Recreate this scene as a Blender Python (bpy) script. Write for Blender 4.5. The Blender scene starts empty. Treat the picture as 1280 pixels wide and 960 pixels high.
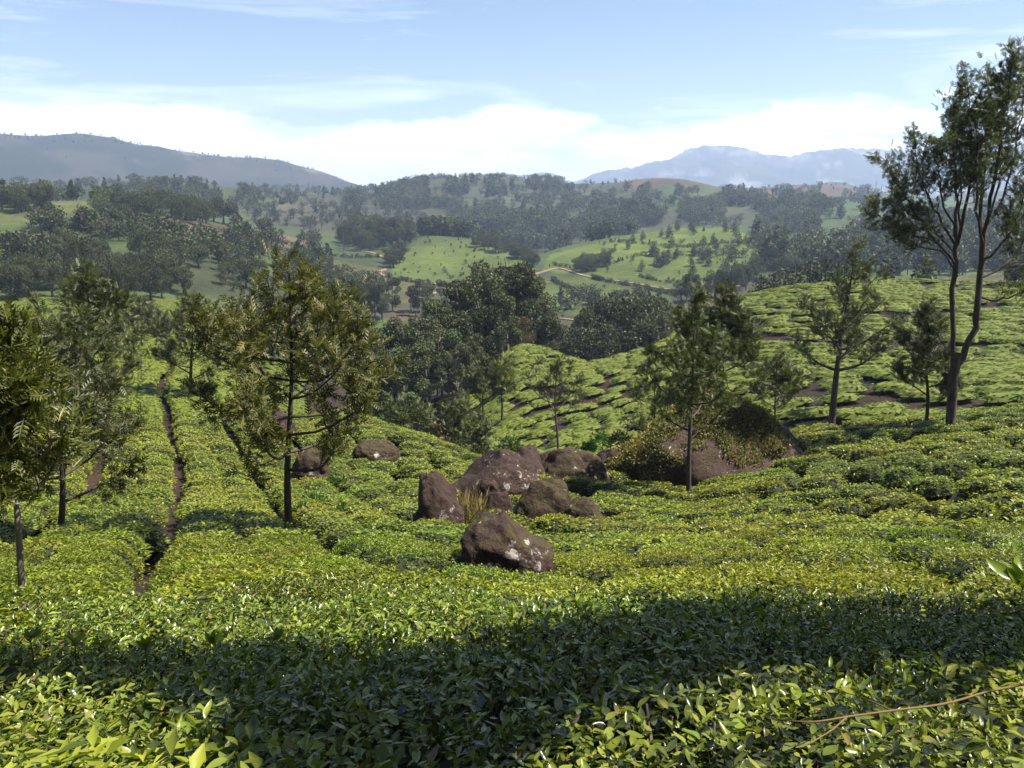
import bpy, math, random
import numpy as np
from mathutils import Vector, Matrix

# ------------------------------------------------------------------ camera, sky, sun, exposure
SC = bpy.context.scene
COL = SC.collection
F = 1065.0                       # focal length in pixels of the 1280 x 960 photograph
PITCH = math.radians(12.7)
SUN_AZ, SUN_EL = math.radians(96), math.radians(60)      # azimuth from +Y towards +X
SUN_DIR = np.array([math.sin(SUN_AZ)*math.cos(SUN_EL), math.cos(SUN_AZ)*math.cos(SUN_EL), math.sin(SUN_EL)])

cam = bpy.data.cameras.new('camera')
cam.sensor_width = 36.0
cam.lens = 36.0*F/1280.0
cam.clip_start = 0.05
cam.clip_end = 60000
camo = bpy.data.objects.new('camera', cam)
COL.objects.link(camo)
camo.location = (0, 0, 0)
camo.rotation_euler = (math.radians(90)-PITCH, 0, 0)
SC.camera = camo

SC.view_settings.view_transform = 'Standard'
SC.view_settings.look = 'None'
SC.view_settings.gamma = 1.0
SC.view_settings.exposure = 1.42
SC.view_settings.use_curve_mapping = False
SC.render.engine = 'CYCLES'
cy = SC.cycles
cy.max_bounces = 6
cy.diffuse_bounces = 3
cy.glossy_bounces = 2
cy.transmission_bounces = 3
cy.transparent_max_bounces = 4
cy.volume_bounces = 1
cy.use_denoising = True
cy.sample_clamp_indirect = 4.0


def N(nt, typ, **kw):
    n = nt.nodes.new(typ)
    for k, v in kw.items():
        setattr(n, k, v)
    return n


def ramp(nt, fac, stops, interp='LINEAR'):
    r = N(nt, 'ShaderNodeValToRGB')
    r.color_ramp.interpolation = interp
    el = r.color_ramp.elements
    while len(el) < len(stops):
        el.new(0.5)
    for e, (p, c) in zip(el, stops):
        e.position = p
        e.color = (*c, 1) if len(c) == 3 else c
    nt.links.new(fac, r.inputs[0])
    return r.outputs[0]


def math_n(nt, op, a, b=None, clamp=False):
    m = N(nt, 'ShaderNodeMath', operation=op, use_clamp=clamp)
    for i, v in enumerate((a, b)):
        if v is None:
            continue
        if isinstance(v, (int, float)):
            m.inputs[i].default_value = v
        else:
            nt.links.new(v, m.inputs[i])
    return m.outputs[0]


def mixc(nt, fac, a, b, blend='MIX'):
    m = N(nt, 'ShaderNodeMix', data_type='RGBA', blend_type=blend)
    for i, v in ((0, fac), (6, a), (7, b)):
        if isinstance(v, (int, float)):
            m.inputs[i].default_value = v
        elif isinstance(v, tuple):
            m.inputs[i].default_value = (*v, 1)
        else:
            nt.links.new(v, m.inputs[i])
    return m.outputs[2]


def noise_n(nt, vec, scale, detail=4.0, rough=0.55, dist=0.0):
    n = N(nt, 'ShaderNodeTexNoise')
    n.inputs['Scale'].default_value = scale
    n.inputs['Detail'].default_value = detail
    n.inputs['Roughness'].default_value = rough
    n.inputs['Distortion'].default_value = dist
    if vec is not None:
        nt.links.new(vec, n.inputs['Vector'])
    return n.outputs['Fac']


def build_world():
    w = bpy.data.worlds.new('World')
    SC.world = w
    w.use_nodes = True
    nt = w.node_tree
    nt.nodes.clear()
    out = N(nt, 'ShaderNodeOutputWorld')
    sky = N(nt, 'ShaderNodeTexSky', sky_type='NISHITA')
    sky.sun_disc = False
    sky.sun_elevation = SUN_EL
    sky.sun_rotation = SUN_AZ
    sky.altitude = 1600
    sky.air_density = 1.0
    sky.dust_density = 0.9
    sky.ozone_density = 0.5
    bg = N(nt, 'ShaderNodeBackground')
    bg.inputs[1].default_value = 0.058
    nt.links.new(sky.outputs[0], bg.inputs[0])
    # clouds: a bank low over the horizon all the way round and thin wisps above it
    tc = N(nt, 'ShaderNodeTexCoord')
    sep = N(nt, 'ShaderNodeSeparateXYZ')
    nt.links.new(tc.outputs['Generated'], sep.inputs[0])
    mp = N(nt, 'ShaderNodeMapping')
    mp.inputs['Scale'].default_value = (1, 1, 3.2)
    mp.inputs['Location'].default_value = (3.1, 0.4, 1.2)
    nt.links.new(tc.outputs['Generated'], mp.inputs[0])
    n1 = noise_n(nt, mp.outputs[0], 3.2, 9, 0.56, 0.25)
    n2 = noise_n(nt, mp.outputs[0], 11.0, 6, 0.55, 0.3)
    mp2 = N(nt, 'ShaderNodeMapping')
    mp2.inputs['Scale'].default_value = (1.0, 1.0, 9.0)
    mp2.inputs['Rotation'].default_value = (0.05, 0.06, 0.3)
    nt.links.new(tc.outputs['Generated'], mp2.inputs[0])
    n3 = noise_n(nt, mp2.outputs[0], 2.6, 8, 0.6, 0.5)
    # bank: elevation threshold wobbling with the noise
    h = math_n(nt, 'ADD', math_n(nt, 'MULTIPLY', math_n(nt, 'SUBTRACT', n1, 0.5), 0.20),
               math_n(nt, 'MULTIPLY', math_n(nt, 'SUBTRACT', n2, 0.5), 0.05))
    e = math_n(nt, 'SUBTRACT', math_n(nt, 'ADD', h, 0.080), sep.outputs[2])
    bank = math_n(nt, 'MULTIPLY', math_n(nt, 'ADD', e, 0.005), 38.0, clamp=True)
    wisp = ramp(nt, n3, [(0.50, (0, 0, 0)), (0.66, (0.30, 0.30, 0.30)), (0.80, (0.6, 0.6, 0.6))])
    up = math_n(nt, 'MULTIPLY', math_n(nt, 'SUBTRACT', 0.75, sep.outputs[2]), 1.6, clamp=True)
    wisp = math_n(nt, 'MULTIPLY', wisp, up)
    fac = math_n(nt, 'MAXIMUM', bank, wisp, clamp=True)
    ccol = ramp(nt, n2, [(0.30, (0.62, 0.67, 0.76)), (0.52, (0.97, 0.98, 1.0)), (1, (1, 1, 1))])
    bgc = N(nt, 'ShaderNodeBackground')
    bgc.inputs[1].default_value = 0.82
    nt.links.new(ccol, bgc.inputs[0])
    mx = N(nt, 'ShaderNodeMixShader')
    nt.links.new(fac, mx.inputs[0])
    nt.links.new(bg.outputs[0], mx.inputs[1])
    nt.links.new(bgc.outputs[0], mx.inputs[2])
    nt.links.new(mx.outputs[0], out.inputs[0])


build_world()

sl = bpy.data.lights.new('sun', 'SUN')
sl.energy = 5.0
sl.angle = math.radians(0.55)
sl.color = (1.0, 0.955, 0.87)
so = bpy.data.objects.new('sun', sl)
COL.objects.link(so)
so.location = tuple(SUN_DIR*60)
so.rotation_euler = Vector(-SUN_DIR).to_track_quat('-Z', 'Y').to_euler()

# ------------------------------------------------------------------ helpers
RNG = np.random.default_rng(11)


def hash3(ix, iy, iz, seed):
    h = (ix.astype(np.int64)*374761393 + iy.astype(np.int64)*668265263 + iz.astype(np.int64)*2147483647 + seed*974711) & 0xffffffff
    h = ((h ^ (h >> 13))*1274126177) & 0xffffffff
    h = ((h ^ (h >> 16))*2246822519) & 0xffffffff
    return ((h ^ (h >> 15)) & 0xffffff)/float(0xffffff)


def vnoise(p, seed=0):
    """value noise in -1..1 of points (n,3)"""
    i = np.floor(p).astype(np.int64)
    f = p-i
    f = f*f*f*(f*(f*6-15)+10)
    r = 0
    for dx in (0, 1):
        wx = f[:, 0] if dx else 1-f[:, 0]
        for dy in (0, 1):
            wy = f[:, 1] if dy else 1-f[:, 1]
            for dz in (0, 1):
                wz = f[:, 2] if dz else 1-f[:, 2]
                r = r + wx*wy*wz*hash3(i[:, 0]+dx, i[:, 1]+dy, i[:, 2]+dz, seed)
    return r*2-1


def fbm(p, seed=0, octaves=4, gain=0.5):
    r, a, s = 0, 1.0, 1.0
    for o in range(octaves):
        r = r + a*vnoise(p*s+o*17.3, seed+o)
        a *= gain
        s *= 2.03
    return r


def sstep(x, a, b):
    t = np.clip((x-a)/(b-a), 0, 1)
    return t*t*(3-2*t)


def make_mesh(name, V, F_, mats=(), matidx=None, smooth=False):
    me = bpy.data.meshes.new(name)
    V = np.ascontiguousarray(V, dtype=np.float32)
    F_ = np.ascontiguousarray(F_, dtype=np.int32)
    k = F_.shape[1]
    me.vertices.add(len(V))
    me.vertices.foreach_set('co', V.ravel())
    me.loops.add(F_.size)
    me.loops.foreach_set('vertex_index', F_.ravel())
    me.polygons.add(len(F_))
    me.polygons.foreach_set('loop_start', np.arange(0, F_.size, k, dtype=np.int32))
    if matidx is not None:
        me.polygons.foreach_set('material_index', np.ascontiguousarray(matidx, dtype=np.int32))
    me.polygons.foreach_set('use_smooth', np.full(len(F_), bool(smooth)))
    for m in mats:
        me.materials.append(m)
    me.update(calc_edges=True)
    return me


def obj(name, me, parent=None, **props):
    o = bpy.data.objects.new(name, me)
    COL.objects.link(o)
    if parent is not None:
        o.parent = parent
    for k, v in props.items():
        o[k] = v
    return o


def tag(o, label, cat, group=None):
    o['label'] = label
    o['category'] = cat
    if group:
        o['group'] = group
    return o


class Geo:
    """collects quads (tris as degenerate-free quads are avoided: everything is quads)"""
    def __init__(s):
        s.v, s.f, s.m, s.n = [], [], [], 0

    def add(s, V, Fq, mat=0):
        s.v.append(np.asarray(V, dtype=np.float32))
        s.f.append(np.asarray(Fq, dtype=np.int64)+s.n)
        s.m.append(np.full(len(Fq), mat))
        s.n += len(V)

    def mesh(s, name, mats, smooth=False):
        return make_mesh(name, np.concatenate(s.v), np.concatenate(s.f), mats, np.concatenate(s.m), smooth)


def stamp(tv, tf, P, R, S):
    """copies of a template (k,3)/(m,4) at P (n,3), rotations R (n,3,3), scales S (n,) or (n,3)"""
    S = np.asarray(S, dtype=float)
    if S.ndim == 1:
        S = np.repeat(S[:, None], 3, 1)
    V = np.einsum('nij,nkj->nki', R, tv[None]*S[:, None, :]) + P[:, None, :]
    Fq = tf[None]+(np.arange(len(P))*len(tv))[:, None, None]
    return V.reshape(-1, 3), Fq.reshape(-1, tf.shape[1])


def unit(v):
    return v/np.maximum(np.linalg.norm(v, axis=-1, keepdims=True), 1e-9)


def basis(d, up):
    """rotation matrices whose Y axis is d and whose Z axis is as near to up as can be"""
    d = unit(d)
    x = unit(np.cross(d, up))
    z = np.cross(x, d)
    return np.stack([x, d, z], axis=2)


def rand_dir(n, rng):
    return unit(rng.normal(size=(n, 3)))


def tube(geo, pts, rad, sides=6, mat=0):
    pts = np.asarray(pts, dtype=float)
    n = len(pts)
    t = unit(np.gradient(pts, axis=0))
    ref = np.array([1.0, 0.13, 0.07]) if abs(t[:, 2]).mean() > 0.6 else np.array([0.1, 0.05, 1.0])
    a = unit(np.cross(t, ref))
    b = np.cross(t, a)
    ang = np.arange(sides)/sides*2*np.pi
    ring = (a[:, None]*np.cos(ang)[None, :, None]+b[:, None]*np.sin(ang)[None, :, None])*np.asarray(rad)[:, None, None]
    V = (pts[:, None]+ring).reshape(-1, 3)
    i, j = np.meshgrid(np.arange(n-1), np.arange(sides), indexing='ij')
    j2 = (j+1) % sides
    Fq = np.stack([i*sides+j, i*sides+j2, (i+1)*sides+j2, (i+1)*sides+j], -1).reshape(-1, 4)
    geo.add(V, Fq, mat)


def spline(pts, n):
    """smooth resample of a polyline"""
    pts = np.asarray(pts, dtype=float)
    k = len(pts)
    t = np.linspace(0, k-1, n)
    i = np.clip(np.floor(t).astype(int), 0, k-2)
    u = (t-i)[:, None]
    p0, p1, p2, p3 = pts[np.maximum(i-1, 0)], pts[i], pts[i+1], pts[np.minimum(i+2, k-1)]
    return 0.5*((2*p1)+(-p0+p2)*u+(2*p0-5*p1+4*p2-p3)*u*u+(-p0+3*p1-3*p2+p3)*u**3)


# ------------------------------------------------------------------ pixel <-> direction
CP, SP = math.cos(PITCH), math.sin(PITCH)


def pix_dir(px, py):
    cx = (np.asarray(px, dtype=float)-640)/F
    cyy = (480-np.asarray(py, dtype=float))/F
    return np.stack([cx, CP+cyy*SP, -SP+cyy*CP], -1)


def pix_az(px, py):
    d = pix_dir(px, py)
    return np.arctan2(d[..., 0], d[..., 1])


def pix_slope(px, py):
    d = pix_dir(px, py)
    return d[..., 2]/np.hypot(d[..., 0], d[..., 1])


def to_pix(P):
    P = np.asarray(P, dtype=float)
    xc = P[..., 0]
    yc = P[..., 1]*SP+P[..., 2]*CP
    zc = P[..., 1]*CP-P[..., 2]*SP
    return 640+F*xc/np.maximum(zc, 1e-6), 480-F*yc/np.maximum(zc, 1e-6), zc


def in_poly(px, py, poly):
    poly = np.asarray(poly, dtype=float)
    inside = np.zeros(np.shape(px), bool)
    n = len(poly)
    for i in range(n):
        x1, y1 = poly[i]
        x2, y2 = poly[(i+1) % n]
        c = ((y1 > py) != (y2 > py))
        with np.errstate(divide='ignore', invalid='ignore'):
            xi = (x2-x1)*(py-y1)/(y2-y1+1e-12)+x1
        inside ^= c & (px < xi)
    return inside


# ------------------------------------------------------------------ terrain: the surface one sees (tea canopy near by)
# every curve is one line across the land: (px, D metres, py) where it shows, (px, D, None, z) where it is hidden
CURVES = [
    [(640, 1.0, None, -0.92)],
    [(640, 1.6, None, -1.12)],
    [(300, 3.2, None, -1.77), (1000, 3.4, None, -1.74)],
    [(0, 5.3, 757), (700, 5.3, 755), (1280, 5.3, 742)],
    [(0, 8.0, 735), (700, 8.0, 735), (1280, 8.0, 722)],
    [(0, 13, 700), (700, 13, 698), (1280, 13, 672)],
    [(0, 22, 650), (640, 22, 648), (860, 22, 645), (1100, 22, 625), (1280, 22, 606)],
    [(-100, 31, 606), (350, 31, 603), (640, 29, 602), (860, 31, 603), (1000, 32, 572), (1100, 34, 552), (1200, 36, 532), (1380, 37, 520)],
    [(-100, 50, 500), (200, 50, 500), (350, 48, 520), (430, 48, 512), (520, 43, 540), (600, 39, 572), (700, 38, 566), (800, 38, 566), (900, 40, 560), (1000, 40, 535), (1100, 42, 522), (1200, 44, 512), (1380, 47, 495)],
    [(-100, 78, 432), (200, 78, 432), (300, 66, 470), (350, 66, None, -19), (430, 70, None, -24), (520, 66, None, -23), (600, 60, None, -20.5), (700, 56, None, -19), (800, 55, None, -18), (900, 54, None, -17), (1000, 54, None, -15.8), (1100, 55, None, -15), (1200, 56, None, -14.5), (1380, 58, None, -14)],
    [(-100, 110, None, -27), (200, 105, None, -26), (300, 105, None, -28), (430, 100, None, -31), (520, 95, None, -30), (600, 78, 545), (650, 72, 550), (700, 68, 552), (800, 68, 540), (900, 68, 520), (1000, 64, 505), (1100, 64, 500), (1200, 65, 495), (1380, 66, 485)],
    [(-100, 150, 400), (200, 150, 410), (300, 150, 430), (430, 130, None, -34), (520, 125, 498), (600, 112, 488), (632, 118, 440), (660, 118, 431), (700, 112, 444), (735, 110, 453), (800, 108, 437), (850, 106, 425), (900, 104, 418), (1000, 100, 418), (1200, 100, 420), (1380, 100, 420)],
    [(-100, 200, 385), (200, 205, 385), (300, 200, 405), (430, 170, None, -40), (520, 165, None, -40), (650, 160, None, -34), (735, 150, None, -36), (800, 145, None, -32), (850, 140, 405), (930, 145, 368), (1000, 148, 354), (1100, 150, 347), (1200, 152, 350), (1380, 155, 352)],
    [(-100, 235, 372), (200, 240, 372), (300, 250, 380), (430, 225, None, -46), (520, 225, None, -48), (650, 225, None, -50), (850, 225, None, -50), (1000, 225, None, -48), (1380, 230, None, -46)],
    [(-100, 330, 312), (200, 340, 303), (300, 330, 330), (430, 310, 395), (520, 330, 385), (650, 325, 395), (735, 325, 395), (850, 340, 372), (1000, 380, 346), (1200, 400, 345), (1380, 400, 345)],
    [(-100, 420, 282), (200, 420, 285), (300, 420, 305), (430, 430, 340), (480, 430, 346), (560, 425, 356), (665, 425, 345), (735, 430, 342), (830, 410, 358), (960, 455, 332), (1200, 520, 318), (1380, 520, 318)],
    [(-100, 510, 248), (100, 520, 250), (200, 530, 262), (300, 530, 280), (380, 530, 300), (430, 530, 312), (480, 560, 308), (530, 560, 296), (600, 540, 304), (670, 500, 328), (700, 520, 315), (760, 550, 300), (850, 590, 284), (910, 590, 282), (950, 580, 298), (1000, 620, 302), (1200, 640, 300), (1380, 640, 300)],
    [(-100, 720, None, -24), (200, 720, None, -28), (430, 720, None, -45), (640, 720, None, -52), (1000, 740, None, -56), (1380, 740, None, -56)],
    [(-100, 1000, 235), (200, 1000, 238), (350, 1000, 250), (430, 1000, 250), (530, 1000, 260), (735, 1000, 266), (850, 1000, 260), (1000, 1000, 268), (1200, 1000, 275), (1380, 1000, 275)],
    [(-100, 1500, 228), (200, 1500, 232), (350, 1500, 238), (430, 1500, 242), (500, 1500, 234), (540, 1500, 227), (640, 1500, 224), (690, 1500, 227), (720, 1500, 231), (790, 1500, 225), (850, 1500, 231), (900, 1500, 235), (1000, 1500, 235), (1060, 1500, 238), (1100, 1500, 247), (1200, 1500, 252), (1380, 1500, 252)],
    [(-100, 1900, None, 0), (200, 1900, None, 0), (430, 1900, None, -40), (640, 1900, None, -50), (1000, 1900, None, -50), (1380, 1900, None, -60)],
    [(-100, 2500, 154), (0, 2500, 159), (60, 2500, 168), (105, 2500, 171), (150, 2500, 177), (200, 2500, 184), (250, 2500, 194), (300, 2500, 200), (350, 2500, 209), (400, 2500, 219), (440, 2500, 228), (480, 2500, 238), (640, 2500, 246), (990, 2500, 250), (1030, 2500, 224), (1050, 2500, 222), (1100, 2500, 240), (1200, 2500, 246), (1380, 2500, 246)],
    [(640, 3600, None, -140)],
    [(-100, 6000, 242), (400, 6000, 242), (520, 6000, 229), (600, 6000, 223), (620, 6000, 218), (650, 6000, 225), (690, 6000, 220), (715, 6000, 229), (780, 6000, 223), (800, 6000, 218), (830, 6000, 213), (850, 6000, 201), (870, 6000, 192), (900, 6000, 188), (930, 6000, 191), (970, 6000, 197), (1000, 6000, 198), (1030, 6000, 191), (1060, 6000, 187), (1100, 6000, 188), (1150, 6000, 193), (1200, 6000, 186), (1380, 6000, 196)],
    [(640, 9500, None, -320)],
]
AZ_D = np.radians(np.arange(-43, 43.001, 0.145))
AZ = np.concatenate([np.radians(np.arange(-180, -43, 3.0)), AZ_D, np.radians(np.arange(46, 180, 3.0))])
LOGD = np.linspace(math.log(0.6), math.log(9500), 620)
DD = np.exp(LOGD)


def build_heights():
    nk = len(CURVES)
    Dk = np.zeros((len(AZ), nk))
    Zk = np.zeros((len(AZ), nk))
    for k, c in enumerate(CURVES):
        a, d, z = [], [], []
        for t in c:
            if len(t) == 4:
                a.append(math.atan2((t[0]-640)/F, CP))
                z.append(t[3])
            else:
                a.append(float(pix_az(t[0], t[2])))
                z.append(float(pix_slope(t[0], t[2]))*t[1])
            d.append(t[1])
        Dk[:, k] = np.interp(AZ, a, d)
        Zk[:, k] = np.interp(AZ, a, z)
    # a little smoothing across the bearing
    ker = np.exp(-0.5*(np.arange(-6, 7)/2.2)**2)
    ker /= ker.sum()
    for M in (Dk, Zk):
        Mp = np.pad(M, ((6, 6), (0, 0)), mode='edge')
        M[:] = sum(ker[i]*Mp[i:i+len(AZ)] for i in range(13))
    X = np.log(Dk)
    h = np.diff(X, axis=1)
    dl = np.diff(Zk, axis=1)/h
    m = np.zeros_like(Zk)
    s = dl[:, :-1]*dl[:, 1:] > 0
    w1, w2 = 2*h[:, 1:]+h[:, :-1], h[:, 1:]+2*h[:, :-1]
    with np.errstate(divide='ignore', invalid='ignore'):
        mm = (w1+w2)/(w1/dl[:, :-1]+w2/dl[:, 1:])
    m[:, 1:-1] = np.where(s, mm, 0)
    m[:, 0], m[:, -1] = dl[:, 0], dl[:, -1]
    Z = np.zeros((len(AZ), len(DD)))
    for c in range(len(AZ)):
        i = np.clip(np.searchsorted(X[c], LOGD)-1, 0, nk-2)
        hh = h[c, i]
        t = np.clip((LOGD-X[c, i])/hh, -0.5, 1.0)
        Z[c] = ((1+2*t)*(1-t)**2*Zk[c, i]+t*(1-t)**2*hh*m[c, i]+t*t*(3-2*t)*Zk[c, i+1]+t*t*(t-1)*hh*m[c, i+1])
    # behind the camera: the hillside goes on rising gently
    wb = sstep(np.abs(AZ), math.radians(62), math.radians(115))[:, None]
    back = (-0.9+np.minimum(DD*0.45, 140))[None]
    Z = Z*(1-wb)+back*wb
    Xw, Yw = np.sin(AZ)[:, None]*DD[None], np.cos(AZ)[:, None]*DD[None]
    P = np.stack([Xw, Yw, np.zeros_like(Xw)], -1).reshape(-1, 3)
    Dl = np.broadcast_to(DD[None], Z.shape).reshape(-1)
    nz = np.zeros(len(P))
    for L, amp in ((6, .010), (14, .012), (40, .014), (110, .036), (300, .040), (800, .030)):
        w = sstep(Dl, 2.0*L, 6.0*L)
        sel = w > 0
        nz[sel] += w[sel]*amp*L*vnoise(P[sel]/L, int(L))*(1.5-1.0*np.abs(vnoise(P[sel]/(L*2.3), int(L)+5)))
    # rounded shoulders of the valley hills
    for bx, bd, br, bh in ((585, 500, .15, .011), (850, 540, .17, .012), (720, 860, .15, .021), (450, 780, .14, .018), (340, 620, .13, .011), (960, 900, .16, .020), (120, 440, .16, .012),
                           (610, 1150, .12, .016), (820, 1150, .12, .016), (1080, 760, .14, .014), (250, 900, .12, .014), (1180, 620, .13, .012), (520, 640, .10, .009)):
        ba = math.atan2((bx-640)/F, CP)
        q = np.hypot(P[:, 0]-math.sin(ba)*bd, (P[:, 1]-math.cos(ba)*bd)*.75)/(br*bd)
        nz += np.where(q < 3, bh*bd*(1-.55*q*q)*np.exp(-.5*np.minimum(q, 3)**2*1.6)*1.2, 0)
    # stronger gullied relief on the mountains
    sel = Dl > 1700
    w = sstep(Dl[sel], 1700, 2300)
    r = (1-np.abs(fbm(P[sel]*[1/420, 1/700, 1], 77, 4, 0.5)))
    nz[sel] += w*(r-0.65)*22*np.clip(Dl[sel]/2500, .6, 1.5)
    sel = Dl > 4200
    w = sstep(Dl[sel], 4200, 5200)
    nz[sel] += w*(26*(1-2*np.abs(fbm(P[sel]*[1/210, 1/420, 1], 87, 4, 0.55))))
    return Z+nz.reshape(Z.shape)


ZC = build_heights()                                   # canopy / visible surface
HB = 0.80*(1-sstep(DD, 170, 260))                      # height of the bushes above the soil
ZG = ZC-HB[None]


def height(x, y, grid=None):
    grid = ZC if grid is None else grid
    x, y = np.asarray(x, float), np.asarray(y, float)
    a = np.arctan2(x, y)
    l = np.log(np.maximum(np.hypot(x, y), 0.601))
    i = np.clip(np.searchsorted(AZ, a)-1, 0, len(AZ)-2)
    u = np.clip((a-AZ[i])/(AZ[i+1]-AZ[i]), 0, 1)
    t = np.clip((l-LOGD[0])/(LOGD[1]-LOGD[0]), 0, len(LOGD)-1.001)
    j = t.astype(int)
    v = t-j
    return (grid[i, j]*(1-u)*(1-v)+grid[i+1, j]*u*(1-v)+grid[i, j+1]*(1-u)*v+grid[i+1, j+1]*u*v)


def ground(x, y):
    return height(x, y, ZG)


def hit(px, py, dmin=0.7, grid=None):
    """first point of the land under a pixel"""
    px, py = np.atleast_1d(np.asarray(px, float)), np.atleast_1d(np.asarray(py, float))
    a, s = pix_az(px, py), pix_slope(px, py)
    ds = DD[DD >= dmin]
    g = height(np.sin(a)[:, None]*ds[None], np.cos(a)[:, None]*ds[None], grid)
    below = (s[:, None]*ds[None]) <= g
    k = np.where(below.any(1), below.argmax(1), len(ds)-1)
    k0 = np.maximum(k-1, 0)
    r = np.arange(len(px))
    f0, f1 = s*ds[k0]-g[r, k0], s*ds[k]-g[r, k]
    u = np.where(np.abs(f0-f1) > 1e-9, np.clip(f0/(f0-f1+1e-12), 0, 1), 1)
    d = ds[k0]*(1-u)+ds[k]*u
    x, y = np.sin(a)*d, np.cos(a)*d
    return np.stack([x, y, height(x, y, grid)], -1)


def normal(x, y, e=None):
    e = np.maximum(np.hypot(x, y)*0.02, 0.4) if e is None else e
    gx = (height(x+e, y)-height(x-e, y))/(2*e)
    gy = (height(x, y+e)-height(x, y-e))/(2*e)
    return unit(np.stack([-gx, -gy, np.ones_like(gx)], -1))


# ------------------------------------------------------------------ materials
def new_mat(name):
    m = bpy.data.materials.new(name)
    m.use_nodes = True
    nt = m.node_tree
    nt.nodes.clear()
    out = N(nt, 'ShaderNodeOutputMaterial')
    return m, nt, out


def leaf_mat(name, stops, rough=0.45, trans=0.3, spec=0.5, obj_var=0.25, patch=None):
    """leaves: each leaf its own tint, each plant a little shift, light through the blade"""
    m, nt, out = new_mat(name)
    g = N(nt, 'ShaderNodeNewGeometry')
    oi = N(nt, 'ShaderNodeObjectInfo')
    c = ramp(nt, g.outputs['Random Per Island'], stops)
    hsv = N(nt, 'ShaderNodeHueSaturation')
    nt.links.new(c, hsv.inputs['Color'])
    nt.links.new(math_n(nt, 'ADD', math_n(nt, 'MULTIPLY', oi.outputs['Random'], 2*obj_var), 1-obj_var), hsv.inputs['Value'])
    nt.links.new(math_n(nt, 'ADD', math_n(nt, 'MULTIPLY', oi.outputs['Random'], 0.03), 0.485), hsv.inputs['Hue'])
    col = hsv.outputs[0]
    if patch:
        pn = noise_n(nt, g.outputs['Position'], patch[0], 3, 0.5)
        col = mixc(nt, ramp(nt, pn, [(0.38, (0, 0, 0)), (0.62, (1, 1, 1))]), col, mixc(nt, 1.0, col, patch[1], 'MULTIPLY'))
    p = N(nt, 'ShaderNodeBsdfPrincipled')
    nt.links.new(col, p.inputs['Base Color'])
    p.inputs['Roughness'].default_value = rough
    p.inputs['Specular IOR Level'].default_value = spec
    t = N(nt, 'ShaderNodeBsdfTranslucent')
    nt.links.new(mixc(nt, 1.0, col, (1.05, 1.2, 0.5), 'MULTIPLY'), t.inputs[0])
    mx = N(nt, 'ShaderNodeMixShader')
    mx.inputs[0].default_value = trans
    nt.links.new(p.outputs[0], mx.inputs[1])
    nt.links.new(t.outputs[0], mx.inputs[2])
    nt.links.new(mx.outputs[0], out.inputs[0])
    return m


def plain_mat(name, c1, c2, scale=3.0, rough=0.85, bump=0.3, stretch=(1, 1, 1)):
    m, nt, out = new_mat(name)
    tc = N(nt, 'ShaderNodeTexCoord')
    mp = N(nt, 'ShaderNodeMapping')
    mp.inputs['Scale'].default_value = stretch
    nt.links.new(tc.outputs['Object'], mp.inputs[0])
    n = noise_n(nt, mp.outputs[0], scale, 6, 0.6)
    c = ramp(nt, n, [(0.3, c1), (0.7, c2)])
    p = N(nt, 'ShaderNodeBsdfPrincipled')
    nt.links.new(c, p.inputs['Base Color'])
    p.inputs['Roughness'].default_value = rough
    p.inputs['Specular IOR Level'].default_value = 0.3
    b = N(nt, 'ShaderNodeBump')
    b.inputs['Strength'].default_value = bump
    b.inputs['Distance'].default_value = 0.02
    nt.links.new(n, b.inputs['Height'])
    nt.links.new(b.outputs[0], p.inputs['Normal'])
    nt.links.new(p.outputs[0], out.inputs[0])
    return m


M_TEA_NEAR = leaf_mat('tea_leaf_near', [(0.0, (0.024, 0.035, 0.008)), (0.25, (0.068, 0.096, 0.012)), (0.55, (0.152, 0.192, 0.020)), (0.9, (0.238, 0.270, 0.032)), (1.0, (0.176, 0.120, 0.048))], 0.27, 0.30, 0.55, 0.10)
M_TEA = leaf_mat('tea_leaf', [(0.0, (0.044, 0.053, 0.008)), (0.3, (0.142, 0.156, 0.014)), (0.65, (0.230, 0.240, 0.020)), (1.0, (0.315, 0.308, 0.036))], 0.42, 0.32, 0.38, 0.16, (0.22, (0.66, 0.80, 0.80)))
M_TEA_FAR = leaf_mat('tea_leaf_far', [(0.0, (0.055, 0.072, 0.008)), (0.5, (0.125, 0.150, 0.011)), (1.0, (0.195, 0.212, 0.017))], 0.5, 0.28, 0.3, 0.2, (0.05, (0.66, 0.82, 0.85)))
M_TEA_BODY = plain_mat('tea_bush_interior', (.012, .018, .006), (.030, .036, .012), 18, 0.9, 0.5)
M_TEA_CUSHION = plain_mat('tea_cushion', (.060, .078, .008), (.125, .142, .012), 6, 0.75, 0.6)
M_STEM = plain_mat('woody_stem', (.060, .042, .028), (.13, .10, .07), 30, 0.8, 0.4)
M_BARK = plain_mat('bark', (.028, .021, .017), (.085, .066, .052), 9, 0.9, 0.8, (1, 1, 0.25))
M_PALE_BARK = plain_mat('pale_bark', (.09, .07, .05), (.24, .20, .16), 7, 0.85, 0.6, (1, 1, 0.25))
M_OAK = leaf_mat('silver_oak_leaf', [(0.0, (0.017, 0.024, 0.009)), (0.5, (0.049, 0.062, 0.017)), (0.85, (0.104, 0.112, 0.030)), (1.0, (0.173, 0.158, 0.065))], 0.45, 0.32, 0.4, 0.15)
M_OAK_YELLOW = leaf_mat('silver_oak_leaf_olive', [(0.0, (0.025, 0.033, 0.009)), (0.45, (0.078, 0.090, 0.018)), (0.85, (0.148, 0.152, 0.027)), (1.0, (0.222, 0.200, 0.059))], 0.45, 0.36, 0.4, 0.12)
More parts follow.
